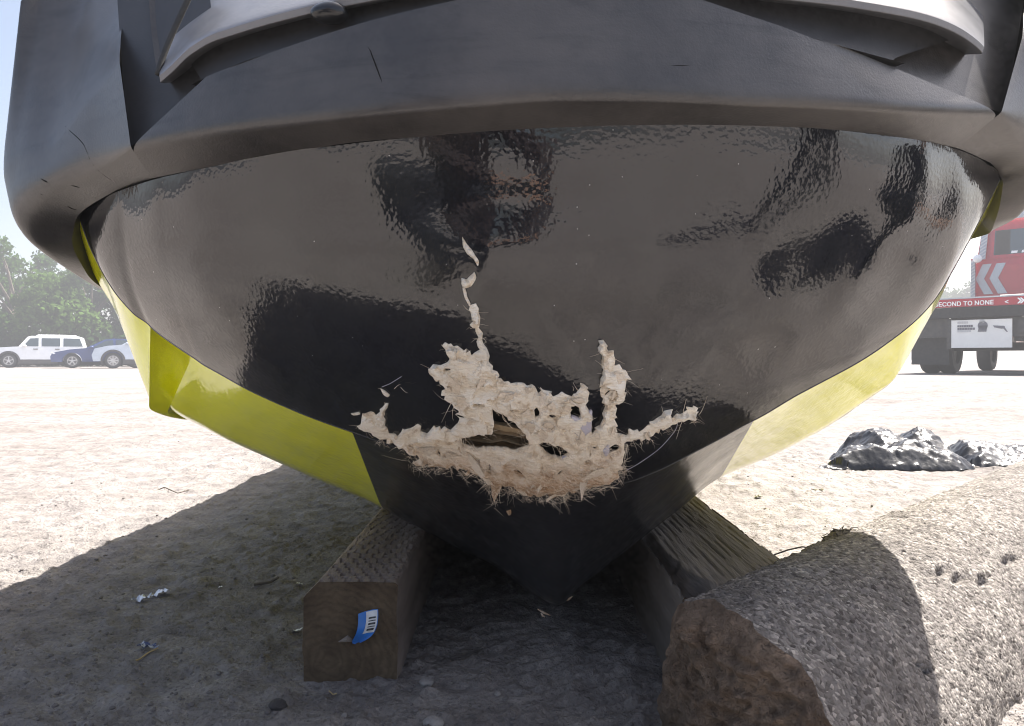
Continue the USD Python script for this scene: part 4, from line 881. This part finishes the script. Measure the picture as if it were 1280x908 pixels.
def carloc(u, d):
    x = (u - U0) / FOC * d; return (x, d, bgz(x, d))
# x = 0 at the front axle of each profile's nose; forward is +x
suv = [(.78, .38), (.80, .62), (.74, .95), (.55, 1.02), (-.42, 1.08), (-.80, 1.58), (-.95, 1.63), (-3.05, 1.63), (-3.28, 1.55), (-3.42, 1.02), (-3.45, .48), (-3.35, .36)]
suvw = [[(-.62, 1.10), (-.92, 1.50), (-1.28, 1.52), (-1.28, 1.10)], [(-1.42, 1.10), (-1.42, 1.52), (-2.22, 1.52), (-2.22, 1.10)], [(-2.38, 1.10), (-2.38, 1.52), (-3.10, 1.50), (-3.24, 1.10)]]
hd = 180 - math.degrees(math.atan2(-.6, 1)) * -1
ang = 180 + 29
car('parked_car', 'white boxy off-road estate with roof rails parked under the trees', carloc(13, 38.0), ang, suv, 1.06, 1.63, 1.76, [0, -2.6], .36, 'white_paint', suvw, [(-.42, 1.08), (-.80, 1.58)], rails=True, lamps=[(.76, .80, .05, .11)], cladding='steel_dark', extras=[(-1.15, .95), (-2.1, .95)])
sed = [(.86, .30), (.90, .55), (.80, .74), (.1, .90), (-.55, .96), (-1.35, 1.38), (-1.75, 1.44), (-2.6, 1.42), (-3.25, 1.12), (-3.72, 1.04), (-3.78, .6), (-3.7, .32)]
sedw = [[(-.85, .99), (-1.4, 1.33), (-1.72, 1.38), (-1.75, .99)], [(-1.85, .99), (-1.85, 1.38), (-2.5, 1.36), (-3.0, 1.02)]]
car('parked_car', 'dark blue saloon parked between the white and the silver cars', carloc(91, 36.0), ang, sed, .96, 1.44, 1.80, [0, -2.7], .345, 'navy_paint', sedw, [(-.55, .96), (-1.35, 1.38)], lamps=[(.72, .70, .16, .07)])
cro = [(.80, .34), (.86, .62), (.74, .92), (.2, 1.05), (-.35, 1.10), (-1.15, 1.55), (-1.6, 1.64), (-2.7, 1.62), (-3.3, 1.40), (-3.62, 1.05), (-3.62, .5), (-3.5, .34)]
crow = [[(-.70, 1.13), (-1.2, 1.47), (-1.55, 1.55), (-1.6, 1.13)], [(-1.7, 1.13), (-1.7, 1.56), (-2.5, 1.55), (-2.75, 1.15)]]
car('parked_car', 'pale silver-blue crossover with dark wheel arches, partly behind the yellow hull', carloc(141, 34.8), ang, cro, 1.10, 1.64, 1.86, [0, -2.65], .37, 'silver_blue_paint', crow, [(-.35, 1.10), (-1.15, 1.55)], cladding='steel_dark', lamps=[(.62, .84, .16, .08)], spokes=8)

# ---------------------------------------------------------------- flatbed tow truck, seen from behind
TD, TH = 12.0, 90 - 43
tx = (1228 - U0) / FOC * TD
tz = bgz(tx, TD)
tk = thing('tow_truck', 'red flatbed tow truck seen from behind at the right', 'truck', (tx, TD, tz), TH)
def tbox(name, a, b, m, parent=tk, **k): return obj(name, box(a, b), M[m], parent, **k)
DH = 1.27                                    # deck height above its ground
deck_ = tbox('deck', (.06, -1.14, DH - .10), (4.9, 1.14, DH), 'steel_dark'); M['deck_plate'] = M['chrome']
edge = tbox('deck_edge', (-.0, -1.15, DH - .155), (.055, 1.15, DH - .022), 'red_paint'); tbox('edge_cap', (-.004, -1.15, DH - .018), (.30, 1.15, DH + .004), 'chrome')
def lettering(text, h, x, ycen, z, m, parent, bold=True):
    w = meshkit.text_mesh(text, h, .006, bold); c = w.bounds.mean(0)
    v = w.vertices - [c[0], 0, 0]; w.vertices = np.stack([x - v[:, 2], ycen - v[:, 0], z + v[:, 1]], 1); return obj('lettering', w, M[m], parent)
lettering('SECOND TO NONE', .069, -.003, .27, DH - .132, 'white_letter', edge)
lettering('<', .070, -.003, -.33, DH - .128, 'white_letter', edge); lettering('»', .13, -.003, -.52, DH - .145, 'white_letter', edge)
lettering('«', .13, -.003, 1.02, DH - .145, 'white_letter', edge)
tbox('tail_bar', (-.02, -1.1, DH - .33), (.10, 1.1, DH - .16), 'rubber')
for y in (-.45, .45): tbox('chassis_rail', (.2, y - .05, .55), (5.6, y + .05, DH - .10), 'steel_dark')
bw = tbox('rear_crosspiece', (.10, -1.05, .62), (.20, 1.05, DH - .34), 'steel_dark')
board = tbox('white_panel', (.02, -.40, .44), (.05, .45, DH - .37), 'white_board'); tbox('panel_frame', (.03, .45, .42), (.07, .52, DH - .34), 'steel_dark', board)
# print on the white panel: two lines of small blocks, a standing shape, a lying shape
def flat(poly, m, y0=0, name='printed_mark'):
    g = trimesh.creation.extrude_polygon(Polygon(poly), .004, engine='earcut'); v = g.vertices; g.vertices = np.stack([.018 - v[:, 2], -v[:, 0], v[:, 1]], 1); obj(name, g, M[m], board)
rr = np.random.default_rng(3)
for zz, m, n in ((.86, 'grey_print_light', 5), (.80, 'grey_print', 7), (.755, 'grey_print', 7), (.72, 'grey_print_light', 6)):
    x = -.36
    for k in range(n):
        w = rr.uniform(.02, .04); flat([(x, zz - .02), (x + w, zz - .02), (x + w, zz + .016), (x, zz + .016)], m); x += w + .004
def ell(cx, cz, a, b, n=18): return [(cx + a * math.cos(2*math.pi*k/n), cz + b * math.sin(2*math.pi*k/n)) for k in range(n)]
flat(ell(.0, .80, .07, .075), 'grey_print'); flat([(-.07, .70), (.05, .70), (.065, .80), (-.05, .80)], 'grey_print'); flat(ell(-.01, .865, .04, .035), 'grey_print_light')
flat([(.14, .80), (.30, .785), (.31, .75), (.26, .74), (.16, .765)], 'grey_print'); flat([(.28, .75), (.31, .75), (.345, .69), (.325, .69)], 'grey_print')
tbox('side_plate', (.06, -1.02, .68), (.09, -.47, DH - .38), 'steel_dark')
for s in (-1, 1):
    tbox('mud_flap', (.24, s * .82 - .29, .16), (.262, s * .82 + .29, .98), 'rubber')
    for wy in (s * .70, s * .98): wheel_parts(tk, 1.05, wy, .46, .25, 'chrome')
    wheel_parts(tk, 5.6, s * .95, .46, .26, 'chrome')
    lamp = tbox('tail_lamp', (.0, s * 1.0 - .07, .90), (.03, s * 1.0 + .07, 1.0), 'red_lens')
ty_ = trimesh.creation.cylinder(.09, .5, sections=20); ty_.apply_transform(trimesh.transformations.rotation_matrix(math.pi/2, [0, 1, 0])); ty_.apply_translation([.45, .30, .56]); obj('exhaust', ty_, M['chrome'], tk, smooth=40)
tbox('axle', (.95, -.8, .40), (1.15, .8, .54), 'steel_dark'); tbox('stinger', (.05, -.14, .44), (1.6, .14, .60), 'steel_dark')
# cab behind the deck
CX = 4.95
cb = trimesh.convex.convex_hull(np.array([(CX, y, z) for y in (-1.05, 1.05) for z in (.75, 2.28)] + [(CX + .12, y, 3.30) for y in (-.93, .93)] + [(CX + 1.6, y, 3.30) for y in (-.93, .93)] + [(CX + 2.2, y, z) for y in (-1.05, 1.05) for z in (.6, 2.25)]))
cab = obj('cab', cb, M['red_paint'], tk)
def rear(poly, m, name, parent, x=CX - .012, th=.012):
    g = trimesh.creation.extrude_polygon(Polygon(poly), th, engine='earcut'); v = g.vertices
    lean = .12 * np.clip((v[:, 1] - 2.28) / 1.02, 0, 1); g.vertices = np.stack([x + lean - v[:, 2] + th, -v[:, 0], v[:, 1]], 1); return obj(name, g, M[m], parent)
win = rear([(-.72, 2.52), (.72, 2.52), (.70, 3.06), (-.70, 3.06)], 'glass', 'rear_window', cab)
M['sky_glass'] = M['glass']
wfr = Polygon([(-.80, 2.45), (.80, 2.45), (.78, 3.13), (-.78, 3.13)]).difference(Polygon([(-.72, 2.52), (.72, 2.52), (.70, 3.06), (-.70, 3.06)]))
g = trimesh.creation.extrude_polygon(wfr, .02, engine='earcut'); v = g.vertices; g.vertices = np.stack([CX - .02 + .12 * np.clip((v[:, 1] - 2.28) / 1.02, 0, 1) - v[:, 2] + .02, -v[:, 0], v[:, 1]], 1); obj('window_frame', g, M['red_paint'], win)
rear([(-.70, 2.5), (-.42, 2.5), (-.42, 3.05), (-.68, 3.05)], 'rubber', 'window_post', win, CX - .016)
for k in range(6): rear([(-.40 + k*.19, 2.535), (-.29 + k*.19, 2.535), (-.28 + k*.19, 2.585), (-.39 + k*.19, 2.585)], 'white_letter', 'light_segment', win, CX - .03, .03)
for x0_ in (-.92, -.66):
    rear([(x0_, 2.34), (x0_ + .17, 2.34), (x0_ + .03, 2.02), (x0_ + .20, 1.68), (x0_ + .03, 1.68), (x0_ - .13, 2.02)][::1], 'reflect', 'chevron', cab, CX - .018)
# headboard rack: posts and top sill with diagonal tread stripes
def stripes(poly, n, ang, name, parent, x):
    P_ = Polygon(poly); base_ = rear(list(P_.exterior.coords)[:-1], 'grey_print_light', name, parent, x, .03); c = P_.centroid; L_ = math.hypot(P_.bounds[2] - P_.bounds[0], P_.bounds[3] - P_.bounds[1])
    for k in range(n):
        off = (k / n - .5) * L_; dxv, dzv = math.cos(ang), math.sin(ang)
        ln = P_.exterior; axis = np.array([P_.bounds[2] - P_.bounds[0], P_.bounds[3] - P_.bounds[1]]); axis = np.array([1, 0]) if axis[0] > axis[1] else np.array([0, 1])
        cc = np.array([c.x, c.y]) + axis * off; s = LineString([cc - 2*np.array([dxv, dzv]), cc + 2*np.array([dxv, dzv])]).buffer(L_ / n * .22, cap_style=2).intersection(P_)
        if s.geom_type == 'Polygon' and s.area > 1e-4: rear(list(s.exterior.coords)[:-1], 'reflect', 'stripe', base_, x - .012, .014)
rk = tbox('headboard', (CX - .22, -1.10, DH), (CX - .10, -1.02, 2.45), 'red_paint'); tbox('headboard', (CX - .22, 1.02, DH), (CX - .10, 1.10, 2.45), 'red_paint')
stripes([(-1.10, DH + .05), (-1.02, DH + .05), (-1.02, 2.42), (-1.10, 2.42)], 16, .6, 'tread_post', tk, CX - .24)
stripes([(-.98, 2.44), (-.86, 2.44), (-.80, 3.3), (-.92, 3.3)], 12, .6, 'tread_post', tk, CX - .10)
stripes([(-.94, 3.28), (.94, 3.28), (.94, 3.48), (-.94, 3.40)], 22, .9, 'tread_sill', tk, CX - .10)
obj('winch_roller', (lambda m: (m.apply_transform(trimesh.transformations.rotation_matrix(math.pi/2, [1, 0, 0])), m.apply_translation([1.8, -.12, DH + .05]), m)[2])(trimesh.creation.cylinder(.10, .35, sections=18)), M['steel_dark'], tk, smooth=40)
obj('lamp_pod', (lambda m: (m.apply_translation([CX - .3, .96, 2.44]), m)[1])(trimesh.creation.icosphere(2, .09)), M['lamp_lens'], tk, smooth=True)

# ---------------------------------------------------------------- trees
def leafm(name, a, b):
    N = {'g': ('geometry', {}), 'r': ('rgb_ramp', {'ramp': [(0, a), (1, b)]}), 'd': ('diffuse_bsdf', {}), 't': ('translucent_bsdf', {}), 'm': ('mix_closure', {'fac': .35})}
    return usdkit.material(stage, '/World/Looks/' + name, N, [('g.random_per_island', 'r.fac'), ('r.color', 'd.color'), ('r.color', 't.color'), ('d.BSDF', 'm.closure1'), ('t.BSDF', 'm.closure2')], surface='m.closure')
M['leaf_a'] = leafm('leaves_mid', (.05, .10, .022), (.11, .18, .04)); M['leaf_b'] = leafm('leaves_pale', (.08, .14, .035), (.16, .24, .06)); M['leaf_c'] = leafm('leaves_dark', (.03, .06, .022), (.07, .115, .035))
M['bark'] = mat('bark', (.09, .07, .055), (.16, .13, .1), rough=.95, scale=6)
def tree(label, x, y, h, spread, m, seed, low=.1, n=5200, ls=.16):
    rr = np.random.default_rng(seed); z0 = bgz(x, y); t = thing('tree', label, 'tree', (x, y, z0 - .05), 0, 'trees behind the parked cars' if y > 0 and x < 0 else None)
    limbs = [tube([(0, 0, 0), (.1*rr.normal(), .1, h*.3), (.2*rr.normal(), .1, h*.8)], [h*.028, h*.02, h*.006], 8)]
    cl = []
    for k in range(34):
        zz = rr.uniform(low, 1) ; a = rr.uniform(0, 6.283); rad = spread * math.sin(math.pi * min(1, .12 + .86 * (1 - zz) ** .8)) * rr.uniform(.35, 1)
        c = np.array([math.cos(a) * rad, math.sin(a) * rad, zz * h]); cl.append((c, spread * rr.uniform(.18, .38)))
        if k % 2 == 0: limbs.append(tube([(0, 0, max(.1, c[2] * .6)), c * [.5, .5, .85], c], [h*.009, h*.006, .012], 6))
    obj('trunk', cat_(limbs), M['bark'], t, smooth=40)
    ci = rr.integers(0, len(cl), n); cc = np.array([c for c, _ in cl])[ci]; cr = np.array([r for _, r in cl])[ci]
    dv = rr.normal(size=(n, 3)); dv /= np.linalg.norm(dv, axis=1, keepdims=True); pos = cc + dv * (cr * rr.random(n) ** .45)[:, None] * [1, 1, .75]; pos[:, 2] = np.maximum(pos[:, 2], .2)
    u_ = rr.normal(size=(n, 3)); u_ /= np.linalg.norm(u_, axis=1, keepdims=True); w_ = np.cross(u_, rr.normal(size=(n, 3))); w_ /= np.linalg.norm(w_, axis=1, keepdims=True)
    s = (ls * rr.uniform(.6, 1.4, n))[:, None]; q = np.stack([pos - u_*s, pos + w_*s*.55, pos + u_*s, pos - w_*s*.55], 1).reshape(-1, 3)
    i = np.arange(n) * 4; f = np.vstack([np.stack([i, i+1, i+2], 1), np.stack([i, i+2, i+3], 1)])
    obj('crown', trimesh.Trimesh(q, f, process=False), M[m], t)
TREES = [(-40, 50, 8.6, 4.2, 'leaf_a', 'mid-green broad tree at the left picture edge behind the white car'), (18, 47, 7.6, 3.3, 'leaf_a', 'full mid-green tree rising above the bonnet of the white car'),
  (70, 53, 7.8, 3.6, 'leaf_c', 'darker tree behind the roof of the white car'), (62, 45, 5.6, 2.6, 'leaf_b', 'low pale bushy tree right behind the white car'), (112, 46, 6.4, 3.0, 'leaf_b', 'pale tree behind the blue saloon'),
  (150, 50, 7.8, 3.6, 'leaf_c', 'dark tree beside the bumper edge behind the silver crossover'), (205, 49, 8.2, 3.8, 'leaf_a', 'mid-green tree standing behind the yellow hull side'), (300, 54, 9, 4.2, 'leaf_c', 'dark tall tree hidden mostly behind the bow'),
  (-130, 52, 9, 4.4, 'leaf_c', 'dark tall tree beyond the left picture edge'), (1180, 62, 7.5, 3.5, 'leaf_c', 'distant dark tree between the bow and the tow truck'), (420, 58, 9, 4.4, 'leaf_a', 'mid-green tree far behind the middle of the bow')]
for i, (u, d, h, s, m, lab) in enumerate(TREES): tree(lab, (u - U0) / FOC * d, d, h, s, m, 100 + i)
# hedge-like undergrowth under the trees
rr = np.random.default_rng(9); n = 9000; uu = rr.uniform(-260, 330, n); dd_ = rr.uniform(43, 50, n); pos = np.stack([(uu - U0) / FOC * dd_, dd_, .1 + 2.6 * rr.random(n) * (.5 + .5 * meshkit.noise(np.stack([uu / 25, dd_ / 3, uu * 0], 1), 2))], 1)
a_ = rr.normal(size=(n, 3)); a_ /= np.linalg.norm(a_, axis=1, keepdims=True); b_ = np.cross(a_, rr.normal(size=(n, 3))); b_ /= np.linalg.norm(b_, axis=1, keepdims=True); q = np.stack([pos - a_*.2, pos + b_*.12, pos + a_*.2, pos - b_*.12], 1).reshape(-1, 3)
i = np.arange(n) * 4; obj('undergrowth', trimesh.Trimesh(q, np.vstack([np.stack([i, i+1, i+2], 1), np.stack([i, i+2, i+3], 1)]), process=False), M['leaf_c'], None, kind='stuff', label='dark green undergrowth below the trees behind the parked cars', cat='undergrowth')

# ---------------------------------------------------------------- haze
hz = usdkit.material(stage, '/World/Looks/haze_air', {'v': ('principled_volume', {'color': (.93, .95, 1.0), 'density': .0035, 'anisotropy': .35})}, [], volume='v.volume')
obj('haze', box((-120, -60, -1.3), (120, 130, 14)), hz, None, kind='stuff', label='pale bright air over the whole sandy lot', cat='haze')
# ---------------------------------------------------------------- the people near the bow, seen mirrored in its gelcoat
import manifold3d as m3
def sph(c, r, n=14): return m3.Manifold.sphere(float(r), n).translate([float(x) for x in c])
def chain(pts): return [m3.Manifold.batch_hull([sph(a, ra), sph(b, rb)]) for (a, ra), (b, rb) in zip(pts[:-1], pts[1:])]
def skinmesh(parts, ref=.022, it=8):
    m = m3.Manifold.batch_boolean(parts, m3.OpType.Add).refine_to_length(ref).to_mesh(); t = trimesh.Trimesh(m.vert_properties[:, :3], m.tri_verts)
    if it: trimesh.smoothing.filter_taubin(t, iterations=it)
    return t
M['skin'] = mat('skin', (.42, .26, .19), rough=.5, coords='object'); M['trousers'] = mat('dark_trousers', (.018, .02, .028), (.03, .032, .042), rough=.85, scale=30, coords='object', bumps=[(40, .01, 3)])
M['shirt'] = mat('dark_shirt', (.02, .022, .026), (.03, .032, .036), rough=.85, scale=20, coords='object', bumps=[(25, .012, 3)]); M['hair'] = mat('dark_hair', (.02, .015, .012), rough=.6, coords='object'); M['shoe'] = mat('dark_shoe', (.03, .025, .022), rough=.6, coords='object')
M['patterned_shirt'] = mat('dark_patterned_shirt', (.055, .03, .02), (.02, .022, .032), rough=.85, scale=20, coords='object', bumps=[(25, .012, 3)])
def hand(w, d, up, r=.0085, curl=.5):
    """Palm and five fingers at wrist w, pointing along d with the back of the hand towards up."""
    d = np.array(d, float) / np.linalg.norm(d); up = np.array(up, float); up -= d * (up @ d); up /= np.linalg.norm(up); s = np.cross(d, up); w = np.array(w, float); o = []
    o.append(m3.Manifold.batch_hull([sph(w, .024), sph(w + d*.085 + s*.032, .012), sph(w + d*.09 - s*.03, .012), sph(w + d*.02 + s*.025, .014)]))
    for k, (off, ln) in enumerate(((-.030, .070), (-.010, .080), (.011, .074), (.031, .058))):
        b = w + d*.088 + s*off; p, q, e = b, b + (d*math.cos(curl*.5) - up*math.sin(curl*.5))*ln*.45, None
        q2 = q + (d*math.cos(curl*1.4) - up*math.sin(curl*1.4))*ln*.32; q3 = q2 + (d*math.cos(curl*2) - up*math.sin(curl*2))*ln*.25
        o += chain([(p, r*1.05), (q, r), (q2, r*.9), (q3, r*.78)])
    tb = w + d*.025 - s*.028; o += chain([(tb, .013), (tb + d*.03 - s*.022 - up*.008, .0105), (tb + d*.058 - s*.026 - up*.014, .0085)])
    return o
def person(label, J, loc, rz, shirt):
    """J: joints in metres. One continuous skin body; clothes and hair are its children."""
    t = thing('person', label, 'person', loc, rz); A = {k: np.array(v, float) for k, v in J.items()}
    hd = A['head']; f = A['face'] / np.linalg.norm(A['face']); upv = A['crown'] - 0; upv = upv / np.linalg.norm(upv); sd = np.cross(f, upv)
    head = [m3.Manifold.batch_hull([sph(hd + upv*.035, .088), sph(hd + f*.03 - upv*.055, .055), sph(hd - f*.02 + upv*.03, .09), sph(hd + f*.045 - upv*.085, .026)])]
    head += chain([(hd + f*.092 + upv*.02, .008), (hd + f*.112 - upv*.022, .014)]) + [sph(hd + f*.084 - upv*.062, .016), sph(hd + sd*.088 - upv*.005, .02), sph(hd - sd*.088 - upv*.005, .02)]
    body = head + chain([(A['neck'], .055), (hd - upv*.05, .055)]) + chain([(A['hip'], .13), (A['belly'], .125), (A['chest'], .14), (A['neck'], .06)])
    for s in 'LR':
        body += chain([(A['chest'] + (A['sh' + s] - A['chest'])*.3, .09), (A['sh' + s], .055), (A['el' + s], .042), (A['wr' + s], .028)]) + hand(A['wr' + s], A['hd' + s], A['hu' + s])
        body += chain([(A['hj' + s], .095), (A['kn' + s], .06), (A['an' + s], .042)])
    b = obj('body', skinmesh(body), M['skin'], t, smooth=True)
    sh = chain([(A['hip'] + (A['belly'] - A['hip'])*.1, .148), (A['belly'], .145), (A['chest'], .158), (A['chest'] + (A['neck'] - A['chest'])*.7, .085)])
    for s in 'LR': sh += chain([(A['chest'] + (A['sh' + s] - A['chest'])*.3, .10), (A['sh' + s], .073), (A['el' + s], .060), (A['wr' + s], .042)])
    obj('shirt', skinmesh(sh, .03, 6), M[shirt], b, smooth=True)
    tr = chain([(A['belly'] + (A['hip'] - A['belly'])*.8, .146), (A['hip'], .15)])
    for s in 'LR':
        tr += chain([(A['hip'], .12), (A['hj' + s], .112), (A['kn' + s], .078), (A['an' + s], .062)])
        ft = A['an' + s]; d = A['ft' + s] / np.linalg.norm(A['ft' + s])
        so_ = m3.Manifold.batch_hull([sph([ft[0] - d[0]*.05, ft[1] - d[1]*.05, .045], .042), sph([ft[0] + d[0]*.11, ft[1] + d[1]*.11, .04], .038), sph([ft[0] + d[0]*.19, ft[1] + d[1]*.19, .03], .027), sph(ft, .05)])
        obj('shoe', skinmesh([so_], .02, 4), M['shoe'], b, smooth=True)
    obj('trousers', skinmesh(tr, .03, 6), M['trousers'], b, smooth=True)
    hr = m3.Manifold.batch_hull([sph(hd + upv*.05 - f*.012, .092), sph(hd - f*.045 + upv*.02, .085), sph(hd - f*.05 - upv*.03, .06)])
    obj('hair', skinmesh([hr], .012, 4), M['hair'], b, smooth=True)
    for s in (-1, 1):
        e = trimesh.creation.icosphere(2, .011); e.apply_translation(hd + f*.086 + sd*s*.032 + upv*.012); obj('eye', e, M['rubber'], b, smooth=True)
    return t
crouch = dict(hip=(-.32,-.40,.32), belly=(-.30,-.36,.47), chest=(-.27,-.30,.68), neck=(-.25,-.26,.84), head=(-.22,-.20,.98), face=(.25,1,-.45), crown=(.05,.4,1),
    shL=(-.45,-.27,.77), elL=(-.36,-.14,.55), wrL=(-.12,-.12,.42), hdL=(.9,.3,-.05), huL=(-.2,-.3,.9), shR=(-.08,-.30,.77), elR=(.10,-.28,.56), wrR=(.12,-.16,.42), hdR=(-.7,.5,-.05), huR=(.2,-.3,.9),
    hjL=(-.41,-.38,.32), knL=(-.47,.10,.44), anL=(-.52,.08,.09), ftL=(-.2,1,0), hjR=(-.22,-.38,.32), knR=(-.16,-.10,.30), anR=(-.22,-.45,.09), ftR=(.0,1,0))
person('crouching photographer in dark clothes, a dark shape mirrored high in the black nose', crouch, (-.03, -.03, ground_at(-.2, -.4)), 0, 'patterned_shirt')
stand = dict(hip=(0,0,.93), belly=(0,0,1.08), chest=(0,.01,1.30), neck=(0,0,1.50), head=(0,.03,1.64), face=(0,1,-.2), crown=(0,.1,1), shL=(-.19,0,1.42), elL=(-.25,-.03,1.13), wrL=(-.24,.05,.88), hdL=(0,.1,-1), huL=(-1,0,0),
    shR=(.19,0,1.42), elR=(.25,-.03,1.13), wrR=(.24,.05,.88), hdR=(0,.1,-1), huR=(1,0,0), hjL=(-.10,0,.92), knL=(-.13,.03,.50), anL=(-.15,-.02,.09), ftL=(-.2,1,0), hjR=(.10,0,.92), knR=(.13,.03,.50), anR=(.15,-.02,.09), ftR=(.2,1,0))
person('dark-clothed onlooker standing, mirrored high in the nose right of the photographer', stand, (2.3, -.25, ground_at(2.3, -.25)), 65, 'shirt')
person('crouching onlooker in dark clothes, a dark patch mirrored near the right rim', crouch, (2.0, 1.25, ground_at(2.0, 1.25)), 60, 'shirt')
# the photographer's phone: a thin slab behind the lens
ph = thing('phone', 'black phone held low by the crouching photographer', 'phone', (0, -.032, .40)); pb = trimesh.creation.box((.15, .008, .072)); obj('case', pb, M['rubber'], ph); obj('screen', box((-.07, -.0055, -.032), (.07, -.0045, .032)), M['glass'], ph)
